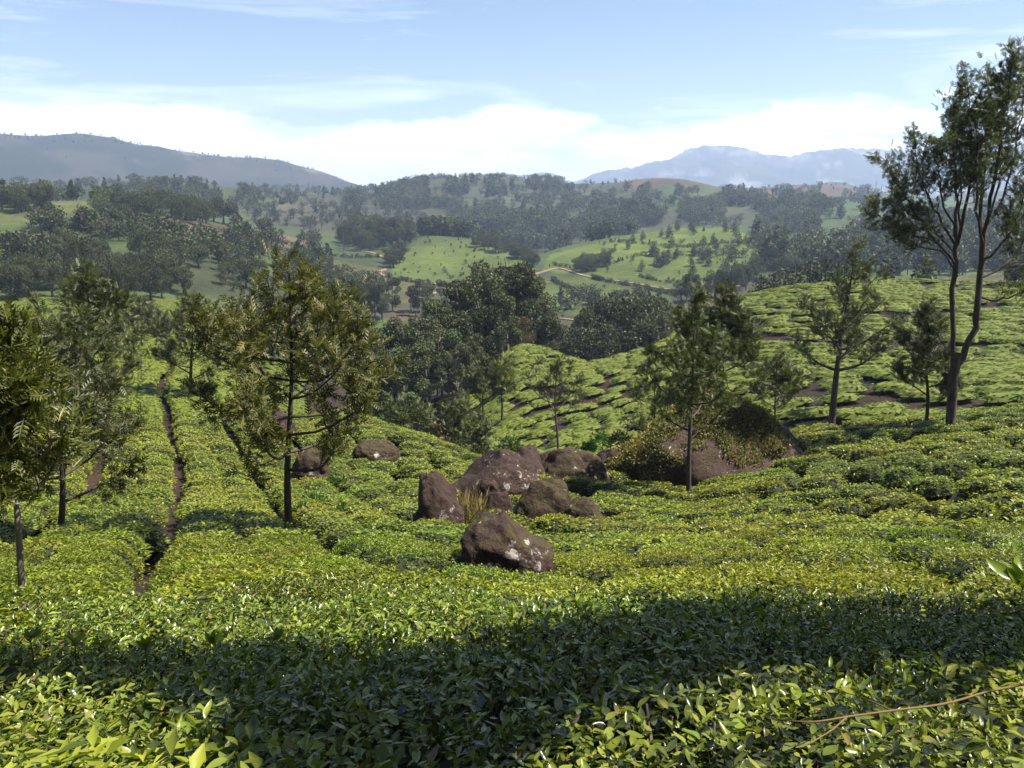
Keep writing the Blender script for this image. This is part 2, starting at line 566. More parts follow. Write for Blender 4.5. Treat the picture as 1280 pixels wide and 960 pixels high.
M_EUC = leaf_mat('eucalyptus_leaf', [(0.0, (0.020, 0.027, 0.011)), (0.5, (0.057, 0.069, 0.024)), (1.0, (0.118, 0.124, 0.046))], 0.5, 0.24, 0.25, 0.28)
M_BROAD = leaf_mat('broadleaf', [(0.0, (0.011, 0.016, 0.006)), (0.5, (0.033, 0.041, 0.014)), (1.0, (0.073, 0.075, 0.025))], 0.55, 0.2, 0.2, 0.32)
M_RUST = leaf_mat('rusty_leaf', [(0.0, (0.035, 0.032, 0.010)), (0.5, (0.077, 0.059, 0.020)), (1.0, (0.140, 0.098, 0.032))], 0.55, 0.25, 0.3, 0.2)
M_SCRUB = leaf_mat('scrub_leaf', [(0.0, (.040, .048, .014)), (0.35, (.12, .118, .026)), (0.7, (.24, .20, .042)), (1.0, (.34, .19, .065))], 0.6, 0.3, 0.3, 0.1, (0.7, (0.7, 0.9, 0.8)))
M_DRY = leaf_mat('dry_grass', [(0.0, (0.096, 0.068, 0.024)), (1.0, (0.240, 0.176, 0.072))], 0.7, 0.25, 0.2, 0.1)
M_HERB = leaf_mat('herb_leaf', [(0.0, (0.030, 0.064, 0.010)), (1.0, (0.093, 0.162, 0.021))], 0.45, 0.3, 0.4, 0.15)
M_ROAD = plain_mat('laterite_road', (.12, .080, .052), (.24, .165, .11), 0.6, 0.95, 0.3)
M_SOIL = plain_mat('bare_soil', (.13, .075, .042), (.27, .165, .10), 2.0, 0.95, 0.5)


def rock_mat(name, moss=0.3, lichen=0.5, base=((.019, .010, .007), (.054, .028, .020))):
    m, nt, out = new_mat(name)
    tc = N(nt, 'ShaderNodeTexCoord')
    g = N(nt, 'ShaderNodeNewGeometry')
    v = tc.outputs['Object']
    n1 = noise_n(nt, v, 1.6, 8, 0.62, 0.3)
    n2 = noise_n(nt, v, 9.0, 6, 0.65)
    c = ramp(nt, n1, [(0.3, base[0]), (0.7, base[1])])
    c = mixc(nt, 0.5, c, ramp(nt, n2, [(0.3, (.013, .007, .006)), (0.75, (.066, .036, .026))]))
    sep = N(nt, 'ShaderNodeSeparateXYZ')
    nt.links.new(g.outputs['Normal'], sep.inputs[0])
    upf = math_n(nt, 'MULTIPLY', math_n(nt, 'ADD', sep.outputs[2], 0.15), 1.0, clamp=True)
    n3 = noise_n(nt, v, 2.3, 7, 0.65, 0.6)
    mf = math_n(nt, 'MULTIPLY', ramp(nt, n3, [(0.62-moss*0.42, (0, 0, 0)), (0.70-moss*0.36, (1, 1, 1))]), upf)
    mosc = ramp(nt, noise_n(nt, v, 14, 5, 0.7), [(0.3, (.020, .017, .006)), (0.55, (.050, .036, .012)), (0.8, (.10, .062, .028))])
    c = mixc(nt, math_n(nt, 'MULTIPLY', mf, 0.9), c, mosc)
    n4 = noise_n(nt, v, 5.2, 9, 0.66, 0.5)
    n5 = noise_n(nt, v, 1.1, 2, 0.5)
    lf = math_n(nt, 'MULTIPLY', math_n(nt, 'SUBTRACT', math_n(nt, 'ADD', n4, math_n(nt, 'MULTIPLY', math_n(nt, 'SUBTRACT', n5, 0.5), 0.7)), 0.685-lichen*0.10), 22, clamp=True)
    lf = math_n(nt, 'MULTIPLY', lf, math_n(nt, 'ADD', math_n(nt, 'MULTIPLY', upf, 0.8), 0.2))
    c = mixc(nt, lf, c, ramp(nt, n2, [(0.3, (.20, .17, .145)), (0.7, (.46, .42, .38))]))
    dv = N(nt, 'ShaderNodeVectorMath', operation='ADD')
    nv = N(nt, 'ShaderNodeTexNoise')
    nv.inputs['Scale'].default_value = 1.8
    nv.inputs['Detail'].default_value = 5
    nt.links.new(v, nv.inputs['Vector'])
    nt.links.new(v, dv.inputs[0])
    nt.links.new(nv.outputs['Color'], dv.inputs[1])
    vo = N(nt, 'ShaderNodeTexVoronoi', feature='DISTANCE_TO_EDGE')
    vo.inputs['Scale'].default_value = 0.75
    nt.links.new(dv.outputs[0], vo.inputs['Vector'])
    crack = ramp(nt, vo.outputs['Distance'], [(0.0, (1, 1, 1)), (0.022, (0, 0, 0))])
    c = mixc(nt, math_n(nt, 'MULTIPLY', crack, .85), c, (.012, .009, .008))
    p = N(nt, 'ShaderNodeBsdfPrincipled')
    nt.links.new(c, p.inputs['Base Color'])
    p.inputs['Roughness'].default_value = 0.85
    p.inputs['Specular IOR Level'].default_value = 0.3
    b = N(nt, 'ShaderNodeBump')
    b.inputs['Strength'].default_value = 0.9
    b.inputs['Distance'].default_value = 0.08
    nt.links.new(math_n(nt, 'ADD', n2, math_n(nt, 'MULTIPLY', n1, 1.5)), b.inputs['Height'])
    nt.links.new(b.outputs[0], p.inputs['Normal'])
    nt.links.new(p.outputs[0], out.inputs[0])
    return m


M_ROCK = rock_mat('boulder_rock', 0.12, 0.55)
M_ROCK_MOSS = rock_mat('mossy_rock', 0.85, 0.25)
M_ROCK_MOUND = rock_mat('mound_rock', 0.35, 0.15, ((.040, .023, .017), (.100, .060, .045)))
M_ROCK_PATCH = rock_mat('lichen_rock', 0.50, 0.55)

# ------------------------------------------------------------------ ground sheet
FIELDS = [  # colour, polygon in the photograph, distance range
    ((.090, .140, .030), [(486, 346), (500, 322), (530, 298), (600, 305), (660, 326), (674, 345), (655, 372), (600, 366), (545, 356)], (330, 620)),
    ((.100, .105, .045), [(405, 322), (470, 335), (486, 346), (545, 357), (530, 378), (440, 378), (405, 350)], (300, 560)),
    ((.100, .155, .030), [(676, 338), (690, 318), (740, 305), (800, 290), (860, 281), (925, 283), (955, 305), (965, 335), (900, 350), (830, 360), (740, 345)], (380, 640)),
    ((.085, .130, .034), [(668, 346), (740, 345), (830, 362), (845, 385), (760, 400), (690, 390)], (290, 450)),
    ((.070, .088, .044), [(300, 255), (440, 248), (520, 262), (520, 285), (420, 290), (320, 278)], (520, 1400)),
    ((.130, .105, .060), [(190, 272), (285, 280), (385, 302), (395, 322), (290, 305), (195, 295)], (300, 640)),
    ((.100, .130, .036), [(-20, 298), (90, 283), (105, 298), (60, 318), (-20, 324)], (260, 520)),
    ((.095, .125, .040), [(-20, 262), (60, 245), (115, 250), (110, 270), (-20, 285)], (330, 640)),
    ((.066, .098, .048), [(555, 238), (640, 228), (745, 236), (748, 274), (640, 285), (555, 266)], (640, 1700)),
    ((.066, .098, .042), [(690, 282), (790, 262), (960, 262), (1010, 290), (900, 282), (760, 300)], (600, 1300)),
    ((.115, .105, .055), [(770, 222), (1075, 226), (1075, 243), (930, 245), (830, 240), (780, 238)], (1100, 1900)),
    ((.075, .120, .024), [(120, 372), (330, 372), (330, 440), (120, 440)], (95, 260)),
    ((.075, .125, .026), [(425, 398), (485, 402), (475, 428), (425, 425)], (200, 360)),
    ((.080, .125, .035), [(1000, 330), (1240, 325), (1280, 345), (1000, 350)], (300, 560)),
]


def build_ground():
    na, nd = len(AZ), len(DD)
    X, Y = np.sin(AZ)[:, None]*DD[None], np.cos(AZ)[:, None]*DD[None]
    V = np.stack([X, Y, ZG], -1).reshape(-1, 3)
    i, j = np.meshgrid(np.arange(na), np.arange(nd-1), indexing='ij')
    i2 = (i+1) % na
    Fq = np.stack([i*nd+j, i2*nd+j, i2*nd+j+1, i*nd+j+1], -1).reshape(-1, 4)[:, ::-1]
    # centre cap
    c = len(V)
    V = np.concatenate([V, [[0, 0, ZG[:, 0].mean()]]])
    ii = np.arange(0, na-1, 2)
    cap = np.stack([np.full(len(ii), c), ii*nd, (ii+1)*nd, ((ii+2) % na)*nd], -1)[:, ::-1]
    Fq = np.concatenate([Fq, cap])
    # colours of the land, with haze painted into far fields: soil under tea, woodland floor, scrub, fields, rock
    D = np.hypot(V[:, 0], V[:, 1])
    px, py, zc = to_pix(V)
    n1 = fbm(V*[1/260, 1/260, 1/260], 31, 4)
    n2 = fbm(V*[1/70, 1/70, 1/70], 41, 3)
    wood = np.array([.055, .064, .030])
    green = np.array([.070, .100, .034])
    brown = np.array([.110, .085, .052])
    g = sstep(n1+0.4*n2, -0.25, 0.35)[:, None]
    b = sstep(n2*0.8-n1*0.5, 0.30, 0.8)[:, None]
    C = wood*(1-g)+green*g
    C = C*(1-b)+brown*b
    # mountains: purple-brown dry grass, scrub and bare granite
    n3 = fbm(V*[1/120, 1/260, 1/60], 51, 5, .6)
    mt = np.array([.052, .044, .036])*(1-sstep(n3, -.25, .3)[:, None]) + np.array([.018, .025, .017])*sstep(n3, -.25, .3)[:, None]
    thr = np.where(D < 3200, .80, .26)
    gr = sstep(fbm(V*[1/170, 1/340, 1/60], 61, 5)-thr, 0.0, 0.22)[:, None]*np.where(D < 3200, .6, 1.0)[:, None]
    mt = mt*(1-gr)+np.array([.23, .215, .205])*gr
    wm = sstep(D, 1600, 2000)[:, None]
    C = C*(1-wm)+mt*wm
    C *= .62
    for col, poly, (d0, d1) in FIELDS:
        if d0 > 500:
            col = (col[0]*1.0, col[1]*.86, col[2]*1.15)  # less green, bluer: distance haze put into the far field colours
        s = in_poly(px+3*n2, py+2*n2, poly) & (D > d0) & (D < d1) & (zc > 0)
        C[s] = (np.array(col)*[.62, .54, .52]+.003)*(1+0.35*n2[s, None])
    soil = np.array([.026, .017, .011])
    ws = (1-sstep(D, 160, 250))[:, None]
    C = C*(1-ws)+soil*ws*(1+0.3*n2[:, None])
    lf = (in_poly(px, py, [(-200, 365), (335, 365), (335, 440), (-200, 440)]) & (D > 95) & (D < 260))
    C[lf] = np.array([.06, .075, .025])
    m, nt, out = new_mat('land')
    at = N(nt, 'ShaderNodeAttribute', attribute_name='land_colour')
    gp = N(nt, 'ShaderNodeNewGeometry')
    pos = gp.outputs['Position']
    a1 = noise_n(nt, pos, 0.9, 6, 0.65)
    a2 = noise_n(nt, pos, 0.07, 7, 0.62)
    col = mixc(nt, 1.0, at.outputs['Color'], ramp(nt, a1, [(0.3, (.62, .66, .66)), (0.7, (1.3, 1.25, 1.2))]), 'MULTIPLY')
    col = mixc(nt, 1.0, col, ramp(nt, a2, [(0.3, (.6, .66, .7)), (0.7, (1.3, 1.26, 1.15))]), 'MULTIPLY')
    p = N(nt, 'ShaderNodeBsdfPrincipled')
    nt.links.new(col, p.inputs['Base Color'])
    p.inputs['Roughness'].default_value = 0.9
    p.inputs['Specular IOR Level'].default_value = 0.15
    bp = N(nt, 'ShaderNodeBump')
    bp.inputs['Strength'].default_value = 0.8
    bp.inputs['Distance'].default_value = 0.6
    nt.links.new(a1, bp.inputs['Height'])
    nt.links.new(bp.outputs[0], p.inputs['Normal'])
    nt.links.new(p.outputs[0], out.inputs[0])
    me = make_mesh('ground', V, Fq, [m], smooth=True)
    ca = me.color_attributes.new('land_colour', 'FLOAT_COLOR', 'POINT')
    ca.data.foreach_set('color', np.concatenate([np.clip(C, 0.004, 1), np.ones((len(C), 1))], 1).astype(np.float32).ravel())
    return obj('ground', me, kind='structure')


build_ground()

# dirt roads winding over the valley hills
ROADS = [
    ([(424, 312), (450, 314), (475, 320), (486, 326)], 1.8),
    ([(590, 352), (560, 357), (530, 353), (500, 348), (480, 345), (474, 341), (482, 337)], 1.9),
    ([(560, 360), (545, 366), (533, 372), (532, 378)], 1.8),
    ([(658, 352), (664, 345), (676, 341), (700, 336), (730, 345), (760, 350), (800, 356), (840, 362)], 1.9),
    ([(690, 398), (712, 400), (735, 402)], 1.7),
]


def build_roads():
    for pts, w in ROADS:
        P = hit([p[0] for p in pts], [p[1] for p in pts], 150)
        P = spline(P, 40)
        P[:, 2] = height(P[:, 0], P[:, 1])+0.35
        t = unit(np.gradient(P, axis=0)*[1, 1, 0])
        s = np.stack([-t[:, 1], t[:, 0], 0*t[:, 0]], -1)
        wob = 1+0.25*vnoise(P/9, 3)[:, None]
        L, R = P-s*w/2*wob, P+s*w/2*wob
        L[:, 2] = np.maximum(height(L[:, 0], L[:, 1]), P[:, 2]-.35)+0.35
        R[:, 2] = height(R[:, 0], R[:, 1])+0.35
        n = len(P)
        V = np.concatenate([L, R, L-[0, 0, 3], R-[0, 0, 3]])
        k = np.arange(n-1)
        q = lambda a, b: np.stack([a*n+k, a*n+k+1, b*n+k+1, b*n+k], -1)
        Fq = np.concatenate([q(0, 1), q(2, 0), q(1, 3)])
        obj('dirt_road', make_mesh('dirt_road', V, Fq, [M_ROAD]), kind='structure')


build_roads()

# ------------------------------------------------------------------ boulders
def icosphere(sub):
    import bmesh
    bm = bmesh.new()
    bmesh.ops.create_icosphere(bm, subdivisions=sub, radius=1.0)
    bm.verts.index_update()
    V = np.array([v.co[:] for v in bm.verts])
    T = np.array([[v.index for v in f.verts] for f in bm.faces])
    bm.free()
    return V, T


ICO_V, ICO_T = icosphere(5)
ROCK_FOOT = []        # (x, y, rx, ry) kept free of bushes


def boulder(name, label, bbox, mat, seed, depth=0.8, cuts=6, peak=(0, 0), power=1.0, sink=0.75, dist=None, group=None, rough=0.10, planes=(), cone=False):
    """bbox: the stone's outline box in the photograph; it stands where its foot meets the slope"""
    x0, y0, x1, y1 = bbox
    foot = hit((x0+x1)/2, y1, 2.0)[0]
    if dist:
        d = pix_dir((x0+x1)/2, y1)
        foot = d*(dist/math.hypot(d[0], d[1]))
    slant = to_pix(foot)[2]
    w = (x1-x0)/F*slant/2
    hgt = (y1-y0)/F*slant/math.cos(PITCH)*1.02+sink
    rng = np.random.default_rng(seed)
    v = ICO_V.copy()
    v = v/np.power(np.sum(np.abs(v)**2.5, 1), 1/2.5)[:, None]
    for k in range(cuts):
        n = rand_dir(1, rng)[0]
        n[2] = abs(n[2])*0.8
        n = n/np.linalg.norm(n)
        off = rng.uniform(0.72, 0.92)
        d = v@n-off
        v -= np.maximum(d, 0)[:, None]*n*0.92
    for n, off in planes:
        n = np.array(n, float)
        n /= np.linalg.norm(n)
        d = v@n-off
        v -= np.maximum(d, 0)[:, None]*n*0.95
    v *= (1+1.3*rough*fbm(v*1.7+seed*3.1, seed, 4, 0.5)+0.035*fbm(v*6+seed, seed+9, 3))[:, None]
    # crest leans over the peak offset
    up = np.clip((v[:, 2]+1)/2, 0, 1)
    v[:, 0] += peak[0]*up**2
    v[:, 1] += peak[1]*up**2
    if power != 1.0:
        v[:, :2] *= (1-power*np.clip(v[:, 2], 0, 1)**1.3*0.6)[:, None]
    if cone:
        th = np.clip(np.arcsin(np.clip(ICO_V[:, 2], 0, 1))/(math.pi/2), 0, 1)
        rr = 1-th**1.25
        dirn = ICO_V[:, :2]/np.maximum(np.linalg.norm(ICO_V[:, :2], axis=1, keepdims=True), 1e-6)
        v = np.concatenate([dirn*rr[:, None], (th-.10*th**5)[:, None]], 1)
        v[:, 0] += peak[0]*th
        nn = fbm(ICO_V*1.9+seed, seed, 5, .55)
        v[:, :2] *= (1+.16*nn)[:, None]
        v[:, 2] *= 1+.12*fbm(ICO_V*3.1+seed, seed+4, 4, .55)
    low = ICO_V[:, 2] < .02
    dirn = ICO_V[low, :2]/np.maximum(np.linalg.norm(ICO_V[low, :2], axis=1, keepdims=True), 1e-6)
    rl = np.linalg.norm(v[low, :2], axis=1)
    v[low, :2] = dirn*np.maximum(rl, np.where(ICO_V[low, 2] > -.93, .92, .92*(1+ICO_V[low, 2])/.07))[:, None]
    v[low, 2] = np.minimum(ICO_V[low, 2], 0)
    up_ = ~low
    for ax in (0, 1):
        c_, h_ = (v[up_, ax].max()+v[up_, ax].min())/2, (v[up_, ax].max()-v[up_, ax].min())/2
        v[:, ax] = (v[:, ax]-c_)/h_
    v[up_, 2] /= v[up_, 2].max()  # extra leaves behind the camera, added to block sky light from the bushes
    dep = w*depth
    dc = math.hypot(foot[0], foot[1]+dep*.95)
    vis_h = float(pix_slope((x0+x1)/2, y0))*dc-foot[2]
    S = np.array([w, dep, 1.0])
    v[:, 2] = np.where(v[:, 2] > 0, v[:, 2]*vis_h, v[:, 2]*(sink+.9))
    ctr = np.array([foot[0], foot[1]+dep*0.95, foot[2]-.08])
    me = make_mesh(name, v*S, ICO_T, [mat], smooth=True)
    o = obj(name, me)
    o.location = ctr
    tag(o, label, 'boulder', group)
    ROCK_FOOT.append((ctr[0], ctr[1], w*0.93, dep*0.93))
    return o


boulder('boulder', 'upright dark boulder with white lichen on its tip, standing apart on bushes', (518, 588, 579, 650), M_ROCK, 3, 0.9, 4, (-0.35, 0.1), 0.35, planes=(((-1, -.2, .25), .55), ((.7, -.2, .8), .75)))
boulder('boulder', 'largest dark boulder with a black overhung side and white streaks', (566, 560, 676, 618), M_ROCK, 8, 0.8, 5, (0.25, 0), 0.25, planes=(((-.8, -.2, .6), .62),))
boulder('boulder', 'small dark block with white flecks perched on the largest boulder', (632, 554, 682, 598), M_ROCK, 14, 0.9, 6, (0, 0), 0.2, dist=30.5, sink=0.5)
boulder('boulder', 'long low brown slab between the largest boulder and the mound', (664, 556, 765, 606), M_ROCK_PATCH, 21, 0.7, 5, (0.1, 0), 0.2, dist=30.3)
boulder('boulder', 'small rounded stone at the foot of the largest boulder', (596, 597, 627, 622), M_ROCK, 27, 0.9, 4, sink=0.4)
boulder('boulder', 'flat grey brown stone wedged behind the lichen-patched front boulder', (598, 610, 646, 650), M_ROCK, 33, 0.9, 5, dist=23.5)
boulder('boulder', 'broad boulder capped with brown moss and dark underneath', (634, 594, 722, 662), M_ROCK_MOSS, 36, 0.75, 5, (0, 0), 0.3, dist=22.3, planes=(((0, -1, .2), .75),))
boulder('boulder', 'rounded brown boulder sharing a mossy seam with the moss-capped boulder', (698, 618, 760, 664), M_ROCK_MOSS, 46, 0.8, 5, (0.1, 0), 0.3, dist=22.0)
boulder('boulder', 'front boulder with brown moss and large white lichen patches', (574, 632, 692, 700), M_ROCK_PATCH, 52, 0.85, 2, (-0.15, 0.1), 0.30, planes=(((.9, -.1, .75), .72),))
boulder('boulder', 'low cracked stone between the long slab and the overgrown mound', (742, 558, 782, 585), M_ROCK, 57, 0.8, 6, dist=33)
boulder('boulder', 'low brown stone touching the foot of the overgrown mound', (774, 546, 832, 590), M_ROCK_PATCH, 61, 0.8, 5, dist=34)
boulder('boulder', 'reddish brown boulder with a dark face beside the olive leafed tree', (360, 556, 409, 594), M_ROCK_MOSS, 66, 0.9, 5, (0.1, 0), 0.2, planes=(((.2, -1, -.2), .6),))
boulder('boulder', 'pale topped boulder behind the trunk of the olive leafed tree', (321, 511, 364, 540), M_ROCK, 71, 0.9, 6, (0, 0), 0.3)
boulder('boulder', 'flat brown rock shelf lying in the tea near the gully edge', (438, 548, 497, 572), M_ROCK_MOSS, 76, 0.7, 4, sink=0.6)
MOUND = boulder('boulder', 'huge overgrown rock mound with yellowing scrub and a bare flank', (752, 482, 1060, 622), M_ROCK_MOUND, 83, 0.60, 1, (0.0, 0.05), 1.0, rough=0.13, dist=31.0, cone=True)

# ------------------------------------------------------------------ tea bushes
def leaf_template(nl=4, fold=0.16, curl=0.18, w=0.40):
    """blade along +Y, length 1; two strips of quads either side of the midrib"""
    t = np.linspace(0, 1, nl+1)
    wid = w*np.power(np.sin(np.pi*np.clip(t*0.94+0.03, 0, 1)), 0.8)*(1-0.25*t)/2*1.35
    z = curl*np.sin(t*2.2)*t*-1+0.12*t
    V = []
    for k in range(nl+1):
        V += [(-wid[k], t[k], z[k]+fold*wid[k]*2), (0, t[k], z[k]), (wid[k], t[k], z[k]+fold*wid[k]*2)]
    Fq = []
    for k in range(nl):
        a = k*3
        Fq += [(a, a+1, a+4, a+3), (a+1, a+2, a+5, a+4)]
    return np.array(V), np.array(Fq)


LEAF_HI = [leaf_template(4, f, c, w) for f, c, w in ((.35, .35, .34), (.22, .5, .38), (.48, .2, .31), (.16, .28, .42))]
LEAF_MID = leaf_template(2, .3, .3, .42)
LEAF_LO = (np.array([(-.23, .45, .05), (0, 0, 0), (.23, .45, .05), (0, 1, -.03)]), np.array([[0, 1, 2, 3]]))


def bush_surface(a, b, h, rng_seed):
    """height of the clipped table over its footprint"""
    def top(u, v):
        r = np.power(np.abs(u)**3.2+np.abs(v)**3.2, 1/3.2)
        P = np.stack([u*a*2.2, v*b*2.2, np.full_like(u, rng_seed*1.7)], -1)
        return h*(1-0.50*np.clip(r, 0, 1.1)**7)+0.035*fbm(P*1.6, rng_seed, 3)
    return top


def shoots(a, b, h, n, seed, per=4, lmin=.05, lmax=.085, erect=(0.25, 1.1), skirt=.55):
    """leaf whorls on the plucking table: positions, directions, lengths"""
    rng = np.random.default_rng(seed)
    top = bush_surface(a, b, h, seed)
    u, v = rng.uniform(-1, 1, n), rng.uniform(-1, 1, n)
    r = np.power(np.abs(u)**3.2+np.abs(v)**3.2, 1/3.2)
    k = r < 1
    edge = rng.uniform(size=n) < 0.16
    th = rng.uniform(0, 2*np.pi, n)
    er = rng.uniform(.92, 1.04, n)
    c, s = np.cos(th), np.sin(th)
    q = np.power(np.abs(c)**3.2+np.abs(s)**3.2, 1/3.2)
    u = np.where(edge | ~k, c/q*er, u)
    v = np.where(edge | ~k, s/q*er, v)
    z = top(u, v)-rng.uniform(0, 1, n)**2*0.09
    out = edge | ~k
    z = np.where(out, top(u*.93, v*.93)-rng.uniform(0, 1, n)**1.6*h*skirt, z)
    P0 = np.stack([u*a, v*b, z], -1)
    P = np.repeat(P0, per, 0)
    kk = np.tile(np.arange(per), n)
    ang = np.repeat(rng.uniform(0, 6.28, n), per)+kk*2.4+rng.normal(0, .25, n*per)
    el = rng.uniform(erect[0], erect[1], n*per)
    d = np.stack([np.cos(ang)*np.cos(el), np.sin(ang)*np.cos(el), np.sin(el)], -1)
    side = np.repeat(np.where(out, 1.0, 0.0), per)[:, None]
    d = unit(d+side*np.stack([P[:, 0]/a, P[:, 1]/b, np.full(len(P), -.1)], -1)*0.7)
    P = P-np.array([0, 0, 1])*(kk*.012)[:, None]
    L = rng.uniform(lmin, lmax, n*per)*(1-.0*kk)
    return P, d, L, rng


def bush_body(geo, a, b, h, seed, mat, drop=0.07, nr=7, na=18, shrink=.93, side=None):
    top = bush_surface(a, b, h, seed)
    V, ang = [], np.arange(na)/na*2*np.pi
    c, s = np.cos(ang), np.sin(ang)
    q = np.power(np.abs(c)**3.2+np.abs(s)**3.2, 1/3.2)
    rs = np.concatenate([np.linspace(0.05, 1, nr)])
    for r in rs:
        u, v = c/q*r, s/q*r
        V.append(np.stack([u*a*shrink, v*b*shrink, top(u, v)-drop], -1))
    u, v = c/q*.8, s/q*.8
    V.append(np.stack([u*a*.8, v*b*.8, np.full(na, h*.18)], -1))
    u, v = c/q*.5, s/q*.5
    V.append(np.stack([u*a*.6, v*b*.6, np.full(na, -.15)], -1))
    n = len(V)
    V = np.concatenate(V)
    i, j = np.meshgrid(np.arange(n-1), np.arange(na), indexing='ij')
    j2 = (j+1) % na
    Fq = np.stack([i*na+j, i*na+j2, (i+1)*na+j2, (i+1)*na+j], -1).reshape(-1, 4)[:, ::-1]
    cap = np.array([[0, k, k+1, k+2] for k in range(1, na-2, 2)])
    geo.add(V, np.concatenate([Fq, cap]), mat)
    if side is not None:                            # bare stems under the leafy table
        geo.m[-1] = np.where(np.arange(len(Fq)+len(cap)) < (nr-1)*na, mat, side)
        geo.m[-1][len(Fq):] = mat


def make_bush_near(seed):
    """detailed bush: (stem mesh, foliage mesh)"""
    rng = np.random.default_rng(seed)
    a, b, h = .70, .66, .80
    g = Geo()
    for k in range(34):
        th = rng.uniform(0, 6.28)
        r = rng.uniform(.1, .85)
        e = np.array([math.cos(th)*r*a, math.sin(th)*r*b, h*rng.uniform(.88, .99)*(1-.4*r**6)])
        s0 = np.array([rng.normal(0, .04), rng.normal(0, .04), -.1])
        mid = s0*.5+e*.5+rng.normal(0, .06, 3)
        tube(g, spline([s0, mid, e], 6), np.linspace(.014, .0035, 6), 4)
    stem = g.mesh('stems', [M_STEM], True)
    g = Geo()
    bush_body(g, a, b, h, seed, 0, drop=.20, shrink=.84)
    P, d, L, rr = shoots(a, b, h, 1600, seed, 4, .019, .044, (-.2, 1.25))
    nrm = unit(np.array([0, 0, 1.0])+rr.normal(0, .25, d.shape))
    which = rr.integers(0, 4, len(P))
    for w in range(4):
        s = which == w
        V, Fq = stamp(*LEAF_HI[w], P[s], basis(d[s], nrm[s]), L[s])
        g.add(V, Fq, 1)
    return stem, g.mesh('foliage', [M_TEA_BODY, M_TEA_NEAR], True)


def make_bush(seed, lod):
    rng = np.random.default_rng(seed)
    a, b, h = .70, .66, .80
    g = Geo()
    if lod == 1:
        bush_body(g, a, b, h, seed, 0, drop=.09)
        P, d, L, rr = shoots(a, b, h, 950, seed, 3, .030, .060, (-.2, .9))
        V, Fq = stamp(*LEAF_MID, P, basis(d, np.array([0, 0, 1.0])+rr.normal(0, .25, d.shape)), L)
        g.add(V, Fq, 1)
        return g.mesh('tea_bush', [M_TEA_BODY, M_TEA], True)
    if lod == 2:
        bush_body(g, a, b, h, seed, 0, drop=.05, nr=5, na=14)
        P, d, L, rr = shoots(a, b, h, 420, seed, 2, .075, .13, (-.2, .6), .36)
        V, Fq = stamp(*LEAF_LO, P, basis(d, np.array([0, 0, 1.0])+rr.normal(0, .3, d.shape)), L)
        g.add(V, Fq, 1)
        return g.mesh('tea_bush', [M_TEA_BODY, M_TEA], False)
    bush_body(g, a, b, h, seed, 0, drop=.02, nr=5, na=12, shrink=.98, side=2)
    P, d, L, rr = shoots(a, b, h, 130, seed, 1, .14, .26, (-.1, .4), .16)
    V, Fq = stamp(*LEAF_LO, P, basis(d, np.array([0, 0, 1.0])+rr.normal(0, .3, d.shape)), L)
    g.add(V, Fq, 1)
    return g.mesh('tea_bush', [M_TEA_CUSHION, M_TEA_FAR, M_TEA_BODY], False)


# paths and terrace cuts that stay free of bushes: pixel polylines, half width in metres
GAPS = [
    ([(945, 414), (1000, 424), (1060, 424), (1120, 424), (1180, 426), (1290, 428)], 1.35),
    ([(940, 392), (1000, 391), (1080, 389), (1160, 390)], 0.8),
    ([(1080, 497), (1180, 497), (1290, 500)], 1.0),
    ([(865, 650), (885, 690), (920, 700)], 0.16),
    ([(975, 600), (1020, 625), (1060, 640)], 0.34),
    ([(1080, 585), (1130, 600), (1190, 612), (1270, 640)], 0.36),
    ([(520, 690), (545, 710), (590, 715)], 0.3),
    ([(130, 640), (165, 642)], 0.28),
]
GAP_PTS = []
for pl, hw in GAPS:
    Pg = spline(hit([p[0] for p in pl], [p[1] for p in pl], 4.0), 60)
    GAP_PTS.append((Pg[:, :2], hw))


def lattice(x0, x1, y0, y1, ang, su, sv, every, gap, seed, warp=1.0, jit=0.10):
    """rows of bushes in a turned frame; a walking gap after every few rows"""
    rng = np.random.default_rng(seed)
    c, s = math.cos(ang), math.sin(ang)
    R = math.hypot(max(abs(x0), abs(x1)), max(abs(y0), abs(y1)))+4
    vs, v, k = [], -R, 0
    while v < R:
        vs.append(v)
        v += sv+(gap if k % every == every-1 else 0)
        k += 1
    us = np.arange(-R, R, su)
    U, W = np.meshgrid(us, np.array(vs), indexing='ij')
    U = U+rng.uniform(-.5, .5, (1, W.shape[1]))*su+rng.normal(0, jit*su, U.shape)
    W = W+rng.normal(0, jit*sv*.6, W.shape)
    U, W = U.ravel(), W.ravel()
    Q = np.stack([U/11, W/11, np.zeros_like(U)], -1)
    U = U+warp*1.6*vnoise(Q, seed+1)
    W = W+warp*1.6*vnoise(Q, seed+2)
    X, Y = U*c-W*s, U*s+W*c
    k = (X > x0) & (X < x1) & (Y > y0) & (Y < y1)
    return X[k], Y[k], np.full(k.sum(), ang)


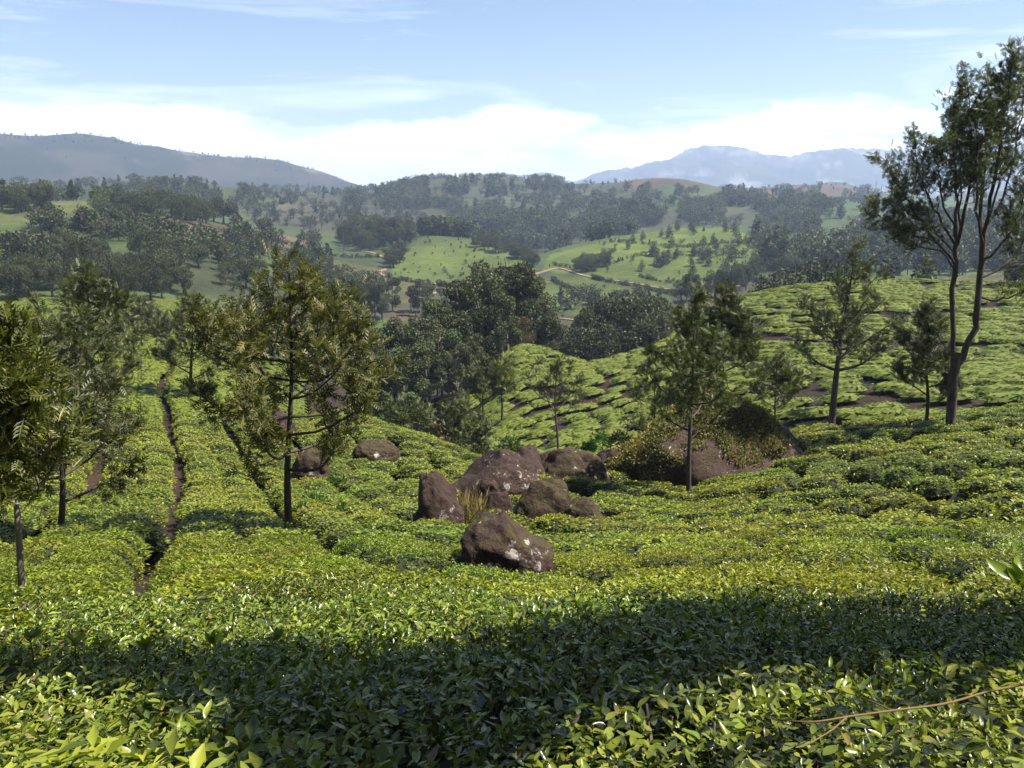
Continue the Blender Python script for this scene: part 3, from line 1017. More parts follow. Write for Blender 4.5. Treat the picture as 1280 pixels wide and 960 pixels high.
def tea_points():
    """x, y, row angle, scale along and across the row"""
    out = []
    rng = np.random.default_rng(5)

    def take(xy, cond, sx, sy):
        X, Y, A = xy
        k = cond(X, Y)
        out.append(np.stack([X[k], Y[k], A[k], rng.uniform(*sx, k.sum()), rng.uniform(*sy, k.sum())], -1))

    az = lambda X, Y: np.degrees(np.arctan2(X, Y))
    D = lambda X, Y: np.hypot(X, Y)
    split = lambda X, Y: X < -1.5-0.16*np.maximum(Y-10, 0)+0.6*np.sin(Y*.7)
    vis = lambda X, Y: (np.abs(az(X, Y)) < np.where(np.hypot(X, Y) < 10, 75, 43)) & (Y > -.4)
    # the bushes one stands among: a closed canopy
    front = lambda X, Y: D(X, Y) < 4.7
    take(lattice(-8, 8, -1, 8, math.radians(-10), .92, .86, 1, 0, 12, .1, .05), lambda X, Y: vis(X, Y) & front(X, Y), (.95, 1.1), (.9, 1.0))
    # front slope, left: rows run straight down the hill
    take(lattice(-70, 20, -1, 84, math.radians(112), 1.12, 1.10, 2, .60, 3, .35), lambda X, Y: vis(X, Y) & ~front(X, Y) & split(X, Y) & (D(X, Y) < 80), (.88, 1.06), (.84, 1.0))
    # front slope, right: rows slant along the contour
    take(lattice(-30, 60, -1, 60, math.radians(-24), 1.30, 1.08, 3, .92, 4, 1.0, .14), lambda X, Y: vis(X, Y) & ~front(X, Y) & ~split(X, Y) & (D(X, Y) < 53), (.92, 1.12), (.84, .98))
    # hill across the gully and the right hand hill: long cushions with dark seams
    take(lattice(-12, 26, 50, 135, math.radians(28), 2.7, 2.0, 1, .12, 6, 2.4, .12), lambda X, Y: (D(X, Y) >= 53) & (D(X, Y) < 128) & (az(X, Y) > -3.5) & (az(X, Y) < 12.5), (1.65, 2.15), (.98, 1.22))
    take(lattice(8, 140, 45, 190, math.radians(-8), 2.9, 2.0, 1, .12, 7, 2.4, .12), lambda X, Y: (D(X, Y) >= 53) & (D(X, Y) < 172) & (az(X, Y) >= 12.5) & (az(X, Y) < 41), (1.85, 2.4), (.98, 1.2))
    # left shoulder beyond the crest
    take(lattice(-170, -20, 80, 250, math.radians(20), 1.9, 1.6, 1, .15, 8, 1.5, .14), lambda X, Y: (D(X, Y) >= 80) & (D(X, Y) < 245) & (az(X, Y) > -41) & (az(X, Y) < -14), (1.2, 1.6), (.95, 1.15))
    # sunlit fields on the valley hills
    def far(X, Y):
        p = np.stack([X, Y, height(X, Y)], -1)
        px, py, zc = to_pix(p)
        k = np.zeros(len(X), bool)
        for c_, poly, (d0, d1) in [FIELDS[0], FIELDS[1], FIELDS[2], FIELDS[3], FIELDS[12], FIELDS[6]]:
            k |= in_poly(px, py, poly) & (D(X, Y) > d0) & (D(X, Y) < d1)
        return k & (D(X, Y) > 250)
    take(lattice(-330, 200, 250, 640, math.radians(12), 3.6, 2.5, 1, .3, 9, 6.0, .2), far, (2.0, 3.1), (1.2, 1.6))
    T = np.concatenate(out)
    x, y = T[:, 0], T[:, 1]
    keep = np.ones(len(T), bool)
    dd = np.hypot(x, y)
    fill = sstep(vnoise(np.stack([x/3.4, y/3.4, 0*x], -1), 71), 0.0, .4)
    T[:, 4] *= np.where(dd < 53, 1+.14*fill, 1+.14*fill)
    T[:, 4] *= 1+.22*(1-sstep(dd, 5, 8))
    keep &= np.hypot(x, y) > 1.25
    for rx, ry, ra, rb in ROCK_FOOT:
        keep &= ((x-rx)/(ra*.9+.12))**2+((y-ry)/(rb*.9+.12))**2 > 1
    for P, hw in GAP_PTS:
        seg = np.min(np.hypot(x[:, None]-P[None, :, 0], y[:, None]-P[None, :, 1]), axis=1)
        keep &= seg > hw+.55*(hw > .4)
        near = (seg < hw+.62) & (hw <= .4)
        T[near, 4] *= .80
        T[near, 3] *= .86
    # bushes that died or were never planted
    keep &= rng.uniform(size=len(T)) > np.where(np.hypot(x, y) < 6, 0, .018)
    T = T[keep]
    # only what the camera's surroundings can see: drop the far side of hidden gullies
    d = np.hypot(T[:, 0], T[:, 1])
    z = height(T[:, 0], T[:, 1])
    vis_k = np.ones(len(T), bool)
    a = np.arctan2(T[:, 0], T[:, 1])
    best = np.full(len(T), -9.0)
    for f in np.linspace(.12, .97, 40):
        dd = d*f
        best = np.maximum(best, height(np.sin(a)*dd, np.cos(a)*dd)/dd)
    vis_k = (z+.8)/d > best-.035
    return T[vis_k]


TEA = tea_points()
TEA = TEA[np.argsort(np.hypot(TEA[:, 0], TEA[:, 1]))]


def bush_frame(T, rng):
    x, y = T[:, 0], T[:, 1]
    n = normal(x, y)
    n = unit(n*0.85+np.array([0, 0, .15])+rng.normal(0, .025, n.shape))
    e = np.stack([np.cos(T[:, 2]), np.sin(T[:, 2]), 0*x], -1)
    flip = np.where(rng.uniform(size=len(T)) < .5, 1.0, -1.0)[:, None]
    e = e*flip
    e = unit(e-n*np.sum(e*n, 1)[:, None])
    f = np.cross(n, e)
    R = np.stack([e, f, n], 2)
    z = height(x, y)
    pos = np.stack([x, y, z], -1)-n*0.80
    return pos, R


def mat4(pos, R, s):
    M = Matrix.Identity(4)
    for i in range(3):
        for j in range(3):
            M[i][j] = float(R[i, j]*s[j])
        M[i][3] = float(pos[i])
    return M


def euler_of(R):
    return np.array([Matrix(r.tolist()).to_euler()[:] for r in R])


def instancer(name, pts, rot, scale, idx, protos, **props):
    """one stuff object: the forms are instanced on its points"""
    me = bpy.data.meshes.new(name)
    me.vertices.add(len(pts))
    me.vertices.foreach_set('co', np.ascontiguousarray(pts, dtype=np.float32).ravel())
    for nm, typ, arr in (('turn', 'FLOAT_VECTOR', rot), ('size', 'FLOAT_VECTOR', scale)):
        at = me.attributes.new(nm, typ, 'POINT')
        at.data.foreach_set('vector', np.ascontiguousarray(arr, dtype=np.float32).ravel())
    at = me.attributes.new('form', 'INT', 'POINT')
    at.data.foreach_set('value', np.ascontiguousarray(idx, dtype=np.int32))
    me.update()
    c = bpy.data.collections.new(name+'_forms')
    for k, pm in enumerate(protos):
        c.objects.link(bpy.data.objects.new('%s_form_%02d' % (name, k), pm))
    o = obj(name, me, **props)
    ng = bpy.data.node_groups.new(name, 'GeometryNodeTree')
    ng.interface.new_socket('Geometry', in_out='INPUT', socket_type='NodeSocketGeometry')
    ng.interface.new_socket('Geometry', in_out='OUTPUT', socket_type='NodeSocketGeometry')
    gi, go = ng.nodes.new('NodeGroupInput'), ng.nodes.new('NodeGroupOutput')
    ci = ng.nodes.new('GeometryNodeCollectionInfo')
    ci.inputs['Collection'].default_value = c
    ci.inputs['Separate Children'].default_value = True
    ci.inputs['Reset Children'].default_value = True
    ip = ng.nodes.new('GeometryNodeInstanceOnPoints')
    ip.inputs['Pick Instance'].default_value = True

    def attr(nm, typ):
        a = ng.nodes.new('GeometryNodeInputNamedAttribute')
        a.data_type = typ
        a.inputs['Name'].default_value = nm
        return a.outputs['Attribute']
    e2r = ng.nodes.new('FunctionNodeEulerToRotation')
    ng.links.new(attr('turn', 'FLOAT_VECTOR'), e2r.inputs[0])
    L = ng.links.new
    L(gi.outputs[0], ip.inputs['Points'])
    L(ci.outputs[0], ip.inputs['Instance'])
    L(attr('form', 'INT'), ip.inputs['Instance Index'])
    L(e2r.outputs[0], ip.inputs['Rotation'])
    L(attr('size', 'FLOAT_VECTOR'), ip.inputs['Scale'])
    L(ip.outputs[0], go.inputs[0])
    md = o.modifiers.new('scatter', 'NODES')
    md.node_group = ng
    return o


def plant_tea():
    rng = np.random.default_rng(21)
    pos, R = bush_frame(TEA, rng)
    d = np.hypot(TEA[:, 0], TEA[:, 1])
    px, py, zc = to_pix(pos+np.array([0, 0, .75]))
    inframe = (px > -70) & (px < 1350) & (py < 1120) & (zc > 0)
    near = [make_bush_near(100+k) for k in range(4)]
    l1 = [make_bush(200+k, 1) for k in range(5)]
    l2 = [make_bush(300+k, 2) for k in range(5)]
    l3 = [make_bush(400+k, 3) for k in range(5)]
    leaf_me = [make_mesh('leaf', v*1.0, f, [M_TEA_NEAR], smooth=True) for v, f in LEAF_HI]
    order = np.where(inframe)[0][:300]
    single = np.zeros(len(TEA), bool)
    single[order] = True
    leafy = 0
    for i in order:
        sc = np.array([TEA[i, 3], TEA[i, 4], 1.0])
        if d[i] < 6.5:
            o = obj('tea_bush', None)
            o.matrix_world = mat4(pos[i], R[i], sc)
            stem, fol = near[int(rng.integers(0, 4))]
            obj('stems', stem, o)
            obj('foliage', fol, o, kind='stuff')
            if d[i] < 3.9 and leafy < 12:
                leafy += 1
                # the largest leaves of this bush, one by one
                P, dr, L, rr = shoots(.70, .66, .815, 75, 900+int(i), 4, .026, .052, (-.1, 1.2))
                nrm = unit(np.array([0, 0, 1.0])+rr.normal(0, .3, dr.shape))
                B = basis(dr, nrm)
                P[:, 2] += .012
                for k in range(len(P)):
                    lo = obj('leaf', leaf_me[int(rr.integers(0, 4))], o)
                    lo.matrix_local = mat4(P[k], B[k], (L[k],)*3)
        else:
            me = l1[int(rng.integers(0, 5))] if d[i] < 15 else l2[int(rng.integers(0, 5))]
            o = obj('tea_bush', me)
            o.matrix_world = mat4(pos[i], R[i], sc)
        if d[i] < 4.2:
            tag(o, 'glossy broad leaved tea bush at the edge of the dark tree shadow', 'tea bush', 'tea bushes around the dark shadow')
        elif d[i] < 9:
            tag(o, 'bright yellow green tea bush on the open slope just below the dark shadow', 'tea bush', 'tea bushes below the dark shadow')
        elif px[i] < 430:
            tag(o, 'clipped tea bush on the slope below the olive leafed tree', 'tea bush', 'tea bushes below the olive leafed tree')
        elif px[i] < 800:
            tag(o, 'clipped tea bush on the slope in front of the boulder pile', 'tea bush', 'tea bushes in front of the boulders')
        else:
            tag(o, 'clipped tea bush in slanting rows below the overgrown mound', 'tea bush', 'tea bushes below the overgrown mound')
    rest = ~single
    # the rest of the plantation as one mass
    lod = np.where(d < 15, 0, np.where(d < 46, 1, 2))
    idx = lod*5+rng.integers(0, 5, len(TEA))
    sc = np.stack([TEA[:, 3], TEA[:, 4], np.where(d > 53, 1.0, 1.0)*rng.uniform(.93, 1.06, len(TEA))], -1)
    o = instancer('tea_plantation', pos[rest], euler_of(R[rest]), sc[rest], idx[rest], l1+l2+l3, kind='stuff')
    tag(o, 'clipped green tea bushes covering the slopes in rows', 'tea')
    print('tea bushes', len(TEA), 'leafy', leafy)


plant_tea()

# ------------------------------------------------------------------ trees
def feather_template():
    """one feathery leaf along +Y, length 1: leaflets in pairs on a thin rib"""
    V, Fq = [], []

    def quad(p, d, l, w, z):
        d = np.array(d)/np.linalg.norm(d)
        s = np.array([-d[1], d[0], 0])
        b = len(V)
        p = np.array(p)
        m = p+d*l*.5
        V.extend([p, m+s*w+[0, 0, z], p+d*l, m-s*w+[0, 0, z]])
        Fq.append((b, b+1, b+2, b+3))
    for k, t in enumerate((.15, .35, .55, .75)):
        for sg in (-1, 1):
            quad((0, t, 0), (sg*.75, .75, 0), .42*(1-.35*t), .055, .03*sg)
    quad((0, 0, 0), (0, 1, 0), 1.05, .05, 0.02)
    return np.array(V, float), np.array(Fq)


FEATHER = feather_template()
CLUMP_LEAF = (np.array([(-.30, .5, .08), (0, 0, 0), (.30, .5, .08), (0, 1, 0)]), np.array([[0, 1, 2, 3]]))


def sprays(geo, centers, dirs, per, size, spread, rng, mat, tpl=FEATHER, droop=0.0):
    n = len(centers)
    P = np.repeat(centers, per, 0)+rng.normal(0, spread, (n*per, 3))
    d = unit(np.repeat(dirs, per, 0)*.7+rng.normal(0, .75, (n*per, 3))+np.array([0, 0, .25-droop]))
    B = basis(d, rng.normal(0, .5, d.shape)+np.array([0, 0, 1.0]))
    V, Fq = stamp(tpl[0], tpl[1], P, B, rng.uniform(size[0], size[1], len(P)))
    geo.add(V, Fq, mat)


def grow_limbs(wood, limbs, rng, f0, n_sub, sub_len, rise, sides=5):
    """side branches on the outer part of every limb; returns foliage anchors and directions"""
    A, Dr = [], []
    for P, rad in limbs:
        P = np.asarray(P)
        seglen = np.linalg.norm(P[-1]-P[0])
        ns = max(2, int(n_sub*seglen))
        for k in range(ns):
            f = f0+(1-f0)*(k+rng.uniform(0, 1))/ns
            t = f*(len(P)-1)
            i = min(int(t), len(P)-2)
            p = P[i]+(P[i+1]-P[i])*(t-i)
            ax = unit(P[i+1]-P[i])
            side = unit(np.cross(ax, rng.normal(size=3)))
            L = sub_len*rng.uniform(.5, 1.2)*(1.15-.55*f)
            d0 = unit(side+ax*.5+np.array([0, 0, rise*.4]))
            q = np.array([p, p+d0*L*.5, p+d0*L*.8+np.array([0, 0, rise*L*.22]), p+d0*L+np.array([0, 0, rise*L*.42])])
            q = spline(q, 5)
            r0 = max(.012, rad*(1-f)*.55)
            tube(wood, q, np.linspace(r0, .006, 5), 4)
            for s in (.35, .6, .8, 1.0):
                j = int(s*4)
                A.append(q[j])
                Dr.append(unit(q[min(j+1, 4)]-q[max(j-1, 0)]))
        A.append(P[-1])
        Dr.append(unit(P[-1]-P[-2]))
    return np.array(A), np.array(Dr)


def slender_tree(label, base, top, half_w, crown_from, seed, mat=M_OAK, lean=0.0, n_limb=12, density=1.0, leaf=(.20, .36),
                 trunk_px=9, dist=None, name='silver_oak_tree', group=None, flat=0.10, rise=0.62, bark=M_BARK, stems=None, top_x=None, spread=.13, sub=1.9):
    """slim plantation tree from its foot and top in the photograph (pixels)"""
    px, py = base
    foot = hit(px, py, 2.0)[0]
    if dist:
        dv = pix_dir(px, py)
        dv = dv*(dist/math.hypot(dv[0], dv[1]))
        foot = np.array([dv[0], dv[1], float(height(dv[0], dv[1]))])
    zg = float(ground(foot[0], foot[1]))-.1
    slant = to_pix(foot)[2]
    m = slant/F                                    # metres per pixel at the tree
    # height from the ray over the top pixel
    s = float(pix_slope(px, top))
    H = s*math.hypot(foot[0], foot[1])-zg
    W = half_w*m
    rng = np.random.default_rng(seed)
    zb = (s-float(pix_slope(px, crown_from)))*math.hypot(foot[0], foot[1])
    cb = H-zb                                      # crown base height
    root = np.array([0, 0, 0.0])
    ztop = np.array([foot[0], foot[1], zg+H])
    tx = ((px if top_x is None else top_x)-640)/F*to_pix(ztop)[2]-foot[0]
    trunk = [root, [lean*.4*W+tx*.28, 0, H*.3], [lean*W*.2+tx*.62, .06*W, H*.62], [tx, 0, H*.94]]
    trunk = spline(np.array(trunk)+np.vstack([[0, 0, 0], rng.normal(0, .02*H*.3, (2, 3)), [0, 0, 0]]), 18)
    wood = Geo()
    r0 = trunk_px*m/2
    tube(wood, trunk, np.concatenate([[r0*1.35], np.linspace(r0*1.05, .015, 17)]), 8)
    limbs = []
    for k in range(n_limb):
        f = (k+rng.uniform(.1, .9))/n_limb
        zz = cb+(H*.86-cb)*f
        i = min(int(zz/(H*.97)*17), 16)
        p = trunk[i]
        th = k*2.399+rng.normal(0, .35)
        prof = (math.sin(math.pi*min(1, .22+.72*f))**.8)*(1-flat*f)+.12
        L = W*prof*rng.uniform(.75, 1.2)
        L *= 1-.12*f
        d = np.array([math.cos(th), math.sin(th), 0])
        q = [p, p+d*L*.45+[0, 0, L*rise*.25], p+d*L*.85+[0, 0, L*rise*.75], p+d*L+[0, 0, L*rise*1.15]]
        q = spline(np.array(q)+np.vstack([[0, 0, 0], rng.normal(0, .05*L, (3, 3))]), 8)
        rad = max(.02, r0*.5*(1-.6*f))
        tube(wood, q, np.linspace(rad, .009, 8), 5)
        limbs.append((q, rad))
    limbs.append((trunk[int(18*max(cb/H, .3)):], r0*.4))
    A, Dr = grow_limbs(wood, limbs, rng, .30, sub*density*1.75/max(W, .8), W*.36, rise)
    crown = Geo()
    sprays(crown, A, Dr, 5, leaf, spread*.8, rng, 0)
    t = obj(name, None)
    t.location = (foot[0], foot[1], zg)
    obj('trunk', wood.mesh('trunk', [bark], True), t)
    obj('crown', crown.mesh('crown', [mat]), t, kind='stuff')
    tag(t, label, 'tree', group)
    return t


def forked_tree():
    """the tall tree with two stems leaning apart, each breaking into upright limbs"""
    px, py = 1190, 530
    foot = hit(px, py, 20)[0]
    dh = math.hypot(foot[0], foot[1])
    zg = float(ground(foot[0], foot[1]))-.1
    rng = np.random.default_rng(77)
    m = to_pix(foot)[2]/F

    def at(x, y, dy=0.0):
        y = y+16*max(0, 300-y)/240
        z = float(pix_slope(px, y))*dh
        return np.array([(x-640)/F*to_pix(np.array([0, foot[1]+dy, z]))[2]-foot[0], dy, z-zg])
    wood, limbs = Geo(), []

    def limb(pts, r0, r1=.010, leafy=True, n=14, sides=7):
        r0 = r0*.72
        q = spline(np.array([at(*p) for p in pts]), n)
        q[1:-1] += rng.normal(0, .035, (n-2, 3))
        tube(wood, q, np.linspace(r0, r1, n), sides)
        if leafy:
            limbs.append((q, r0))
    limb([(1190, 545), (1190, 515), (1193, 470), (1197, 440)], .25, .19, False, 10, 9)
    limb([(1195, 460), (1190, 420), (1192, 370), (1195, 320), (1197, 295)], .14, .09, False, 12, 8)
    limb([(1197, 455), (1212, 425), (1220, 390), (1226, 340), (1229, 300)], .17, .11, False, 12, 8)
    # left stem's crown
    limb([(1197, 300), (1195, 260, .3), (1196, 215, .5), (1190, 150, .6), (1192, 120, .6)], .10)
    limb([(1197, 305), (1208, 255, -.5), (1214, 190, -.7), (1212, 140, -.9), (1210, 95, -.9)], .10)
    limb([(1196, 312), (1178, 275, .5), (1160, 240, .9), (1148, 205, 1.1), (1145, 165, 1.1)], .075)
    limb([(1194, 330), (1170, 302, -.5), (1140, 288, -.9), (1115, 278, -1.1), (1092, 262, -1.2)], .07)
    limb([(1170, 303, -.5), (1145, 262, -.4), (1125, 230, -.3), (1104, 192, -.2)], .05)
    limb([(1197, 345), (1180, 318, .6), (1150, 310, 1.2), (1128, 300, 1.5)], .05)
    limb([(1196, 300), (1180, 250, -1.0), (1172, 205, -1.3), (1168, 180, -1.4)], .06)
    # right stem's crown
    limb([(1229, 305), (1226, 250, .4), (1232, 190, .6), (1238, 130, .6), (1240, 92, .6)], .12)
    limb([(1229, 305), (1240, 240, -.5), (1252, 160, -.8), (1262, 100, -.9), (1268, 62, -.9)], .12)
    limb([(1228, 310), (1222, 255, -.9), (1222, 190, -1.3), (1226, 135, -1.4)], .08)
    limb([(1227, 345), (1250, 335, .3), (1275, 312, .6), (1285, 270, .8), (1292, 200, .8), (1300, 120, .8)], .10)
    limb([(1228, 325), (1255, 300, -.8), (1275, 262, -1.1), (1284, 200, -1.2)], .07)
    limb([(1226, 370), (1250, 372, -.3), (1280, 360, -.8), (1310, 345, -1.0)], .07)
    limb([(1285, 270, .8), (1310, 230, .8), (1325, 180, .7)], .05)
    limb([(1250, 335, .3), (1290, 330, 1.2), (1330, 300, 1.6), (1345, 250, 1.6)], .06)
    limb([(1197, 310), (1202, 240, 1.0), (1200, 180, 1.3), (1204, 130, 1.4)], .06)
    limb([(1229, 300), (1248, 220, 1.0), (1250, 150, 1.3), (1248, 110, 1.4)], .07)
    limb([(1229, 290), (1262, 220, .3), (1276, 140, .3), (1284, 80, .2)], .07)
    limb([(1196, 320), (1165, 285, 1.2), (1135, 262, 1.7), (1122, 240, 1.8)], .05)
    A, Dr = grow_limbs(wood, limbs, rng, .30, 4.2, .85, .8)
    crown = Geo()
    sprays(crown, A, Dr, 6, (.18, .36), .13, rng, 0)
    t = obj('silver_oak_tree', None)
    t.location = (foot[0], foot[1], zg)
    obj('trunk', wood.mesh('trunk', [M_BARK], True), t)
    obj('crown', crown.mesh('crown', [M_OAK]), t, kind='stuff')
    tag(t, 'tall twin stemmed tree with sparse upright limbs rising above the skyline', 'tree')


forked_tree()
slender_tree('olive leafed young tree with a spreading crown standing beside the reddish boulder', (360, 652), 318, 116, 560, 5, M_OAK_YELLOW, n_limb=24, density=1.7, leaf=(.22, .40), rise=.40, flat=.05, trunk_px=10)
slender_tree('young tree with a thin pale trunk and coarse olive leaves among tea', (6, 742), 372, 66, 610, 6, M_OAK_YELLOW, n_limb=18, density=1.7, leaf=(.10, .19), trunk_px=10, bark=M_PALE_BARK, spread=.07, sub=2.4)
slender_tree('low crowned tree with a crooked trunk over its own dark shadow', (66, 655), 400, 84, 605, 7, M_OAK, n_limb=18, density=1.5, trunk_px=9, lean=.25, rise=.45)
slender_tree('dense dark tree between two tea rows with a short bare trunk', (110, 528), 330, 60, 498, 8, M_OAK, n_limb=18, density=1.9, leaf=(.3, .5), trunk_px=8, spread=.2)
slender_tree('dark tree half hidden behind the olive leafed tree', (238, 492), 368, 42, 470, 9, M_OAK, n_limb=12, density=1.4, leaf=(.35, .55), trunk_px=5, spread=.22)
slender_tree('straight slender tree in front of the overgrown mound', (862, 612), 352, 58, 528, 10, M_OAK, n_limb=18, density=1.5, leaf=(.22, .38), trunk_px=7, rise=.6, top_x=870)
slender_tree('leafy tree whose crown shows behind the overgrown mound', (908, 505), 350, 36, 455, 11, M_OAK, n_limb=14, density=2.3, leaf=(.32, .55), trunk_px=5, dist=46, spread=.22)
slender_tree('clear stemmed tree with round upper crown beyond the mound', (1040, 524), 294, 50, 462, 12, M_OAK, n_limb=17, density=2.2, leaf=(.28, .48), trunk_px=9, top_x=1072, lean=-.1, rise=.6)
slender_tree('small sparse tree next to the twin stemmed tall tree', (1158, 525), 372, 34, 500, 13, M_OAK, n_limb=12, density=1.4, leaf=(.28, .45), trunk_px=5)
slender_tree('wispy half bare tree behind the low slab boulders', (697, 560), 440, 30, 520, 14, M_OAK, n_limb=11, density=.55, leaf=(.3, .5), trunk_px=4, dist=58, rise=.9)
slender_tree('small greyish tree growing behind the bare flank of the mound', (972, 522), 440, 32, 505, 15, M_OAK, n_limb=10, density=1.2, leaf=(.26, .42), trunk_px=4, dist=44)
slender_tree('bushy sapling pressing against the shaded side of the mound', (818, 575), 462, 34, 560, 16, M_OAK, n_limb=7, density=.6, leaf=(.26, .42), trunk_px=4, dist=40.5, rise=.4)
slender_tree('rounded sapling with light crown on the seamed tea hill', (627, 512), 448, 22, 490, 17, M_OAK_YELLOW, n_limb=10, density=1.2, leaf=(.45, .75), trunk_px=3, dist=82, spread=.35)
slender_tree('slim sapling beside the light crowned one on the seamed tea hill', (604, 528), 446, 20, 500, 18, M_OAK, n_limb=10, density=1.2, leaf=(.45, .75), trunk_px=3, dist=80, spread=.35)
slender_tree('bushy gully tree beside the patch of bare orange soil', (512, 560), 494, 30, 556, 19, M_OAK, n_limb=12, density=1.3, leaf=(.35, .6), trunk_px=4, dist=54, spread=.25)
slender_tree('round greyish gully tree between bare soil and boulder pile', (575, 580), 502, 36, 568, 20, M_OAK, n_limb=13, density=1.3, leaf=(.32, .55), trunk_px=4, dist=50, spread=.25)
slender_tree('small tree near the dark wood on the field beyond the tea rows', (172, 420), 372, 22, 412, 21, M_OAK, n_limb=9, density=1.1, leaf=(.5, .8), trunk_px=3, dist=120, spread=.35)
slender_tree('small tree with a low crown on the field beyond the tea rows', (205, 432), 388, 20, 424, 22, M_OAK, n_limb=9, density=1.1, leaf=(.5, .8), trunk_px=3, dist=112, spread=.35)


def crown_tree(kind, seed, faces=1500):
    """mid and far tree, about one unit tall: (trunk mesh, crown mesh)"""
    rng = np.random.default_rng(seed)
    wood, crown = Geo(), Geo()
    lobes = []
    if kind == 'eucalyptus':
        tr = spline([[0, 0, 0], [rng.normal(0, .015), rng.normal(0, .015), .35], [rng.normal(0, .03), rng.normal(0, .03), .7], [rng.normal(0, .03), 0, .96]], 9)
        tube(wood, tr, np.linspace(.020, .004, 9), 5)
        for k in range(15):
            f = rng.uniform(.28, 1)
            th = rng.uniform(0, 6.28)
            r = (.17*(1-.55*abs(f-.55)))*rng.uniform(.3, 1.1)
            c = np.array([math.cos(th)*r, math.sin(th)*r, f*.93])
            lobes.append((c, rng.uniform(.055, .10), .9))
            tube(wood, np.array([tr[min(8, int(f*7))], (tr[min(8, int(f*7))]+c)/2+[0, 0, .01], c]), [.006, .005, .003], 3)
        lf = (.015, .030)
    elif kind == 'broadleaf':
        tr = spline([[0, 0, 0], [rng.normal(0, .03), 0, .2], [rng.normal(0, .04), rng.normal(0, .04), .5]], 6)
        tube(wood, tr, np.linspace(.045, .015, 6), 5)
        for k in range(16):
            th = rng.uniform(0, 6.28)
            zz = rng.uniform(.25, .85)
            r = .40*math.sqrt(max(.05, 1-((zz-.5)/.5)**2))*rng.uniform(.35, 1)
            c = np.array([math.cos(th)*r, math.sin(th)*r, zz])
            lobes.append((c, rng.uniform(.11, .19), .75))
            tube(wood, np.array([tr[3], (tr[5]+c)/2, c]), [.016, .01, .004], 3)
        lf = (.028, .050)
    else:                                          # slim conical
        tr = np.array([[0, 0, 0], [.01, 0, .5], [0, .01, .97]])
        tube(wood, spline(tr, 5), np.linspace(.022, .004, 5), 4)
        for k in range(12):
            f = (k+.5)/12
            th = k*2.4
            r = .13*(1-f)*rng.uniform(.4, 1.2)+.01
            lobes.append((np.array([math.cos(th)*r, math.sin(th)*r, .18+.76*f]), .10*(1.1-f)+.02, 1.0))
        lf = (.045, .085)
    vol = np.array([l[1]**2 for l in lobes])
    cnt = np.maximum(6, (faces*vol/vol.sum()).astype(int))
    for (c, r, sq), n in zip(lobes, cnt):
        d = rand_dir(n, rng)
        rad = r*rng.uniform(.55, 1.05, n)**.6
        P = c+d*rad[:, None]*[1, 1, sq]
        dr = unit(d*.6+rng.normal(0, .6, (n, 3))+[0, 0, -.1 if kind == 'eucalyptus' else .1])
        B = basis(dr, d+rng.normal(0, .5, d.shape))
        V, Fq = stamp(CLUMP_LEAF[0], CLUMP_LEAF[1], P, B, rng.uniform(lf[0], lf[1], n))
        crown.add(V, Fq, 0)
    return wood, crown


def forms(kind, mats, seeds, faces):
    out = []
    for k, s in enumerate(seeds):
        w, c = crown_tree(kind, s, faces)
        out.append((w.mesh('trunk', [M_PALE_BARK if kind == 'eucalyptus' else M_BARK], True), c.mesh('crown', [mats[k % len(mats)]])))
    return out


EUC = forms('eucalyptus', [M_EUC, M_EUC, M_BROAD, M_EUC], range(500, 506), 7000)
BRO = forms('broadleaf', [M_BROAD, M_BROAD, M_EUC], range(520, 525), 3800)
CON = forms('slim', [M_BROAD, M_EUC], range(540, 543), 420)
RUS = forms('broadleaf', [M_RUST], range(550, 552), 3000)


def put_tree(name, form, x, y, H, wid, rz, label, group):
    t = obj(name, None)
    t.location = (x, y, float(ground(x, y))-.15)
    t.rotation_euler = (0, 0, rz)
    t.scale = (H*wid, H*wid, H)
    obj('trunk', form[0], t)
    obj('crown', form[1], t, kind='stuff')
    tag(t, label, 'tree', group)
    return t


def sample_poly(poly, n, rng):
    poly = np.array(poly, float)
    lo, hi = poly.min(0), poly.max(0)
    out = np.zeros((0, 2))
    while len(out) < n:
        q = rng.uniform(lo, hi, (n*3, 2))
        out = np.concatenate([out, q[in_poly(q[:, 0], q[:, 1], poly)]])
    return out[:n]


def grove(name, sets, poly, n, h, wid, label, group, seed, dmin=60, world=None):
    """trees whose feet stand inside a polygon of the photograph, or in a world band (bearing by pixel x, distance)"""
    rng = np.random.default_rng(seed)
    if world:
        px = rng.uniform(world[0], world[1], n)
        d = rng.uniform(world[2], world[3], n)
        a = np.arctan2((px-640)/F, CP)
        P = np.stack([np.sin(a)*d, np.cos(a)*d], -1)
    else:
        q = sample_poly(poly, n, rng)
        P = hit(q[:, 0], q[:, 1], dmin)[:, :2]
    for k in range(n):
        put_tree(name, sets[int(rng.integers(0, len(sets)))], P[k, 0], P[k, 1], rng.uniform(*h), rng.uniform(*wid), rng.uniform(0, 6.28), label, group)


def tall_tree(name, form, px, top, d, wid, label, group, rz=0.0):
    """one tree at a bearing and distance, its top at a pixel row"""
    a = math.atan2((px-640)/F, CP)
    x, y = math.sin(a)*d, math.cos(a)*d
    H = float(pix_slope(px, top))*d-float(ground(x, y))+.15
    return put_tree(name, form, x, y, H, wid, rz, label, group)


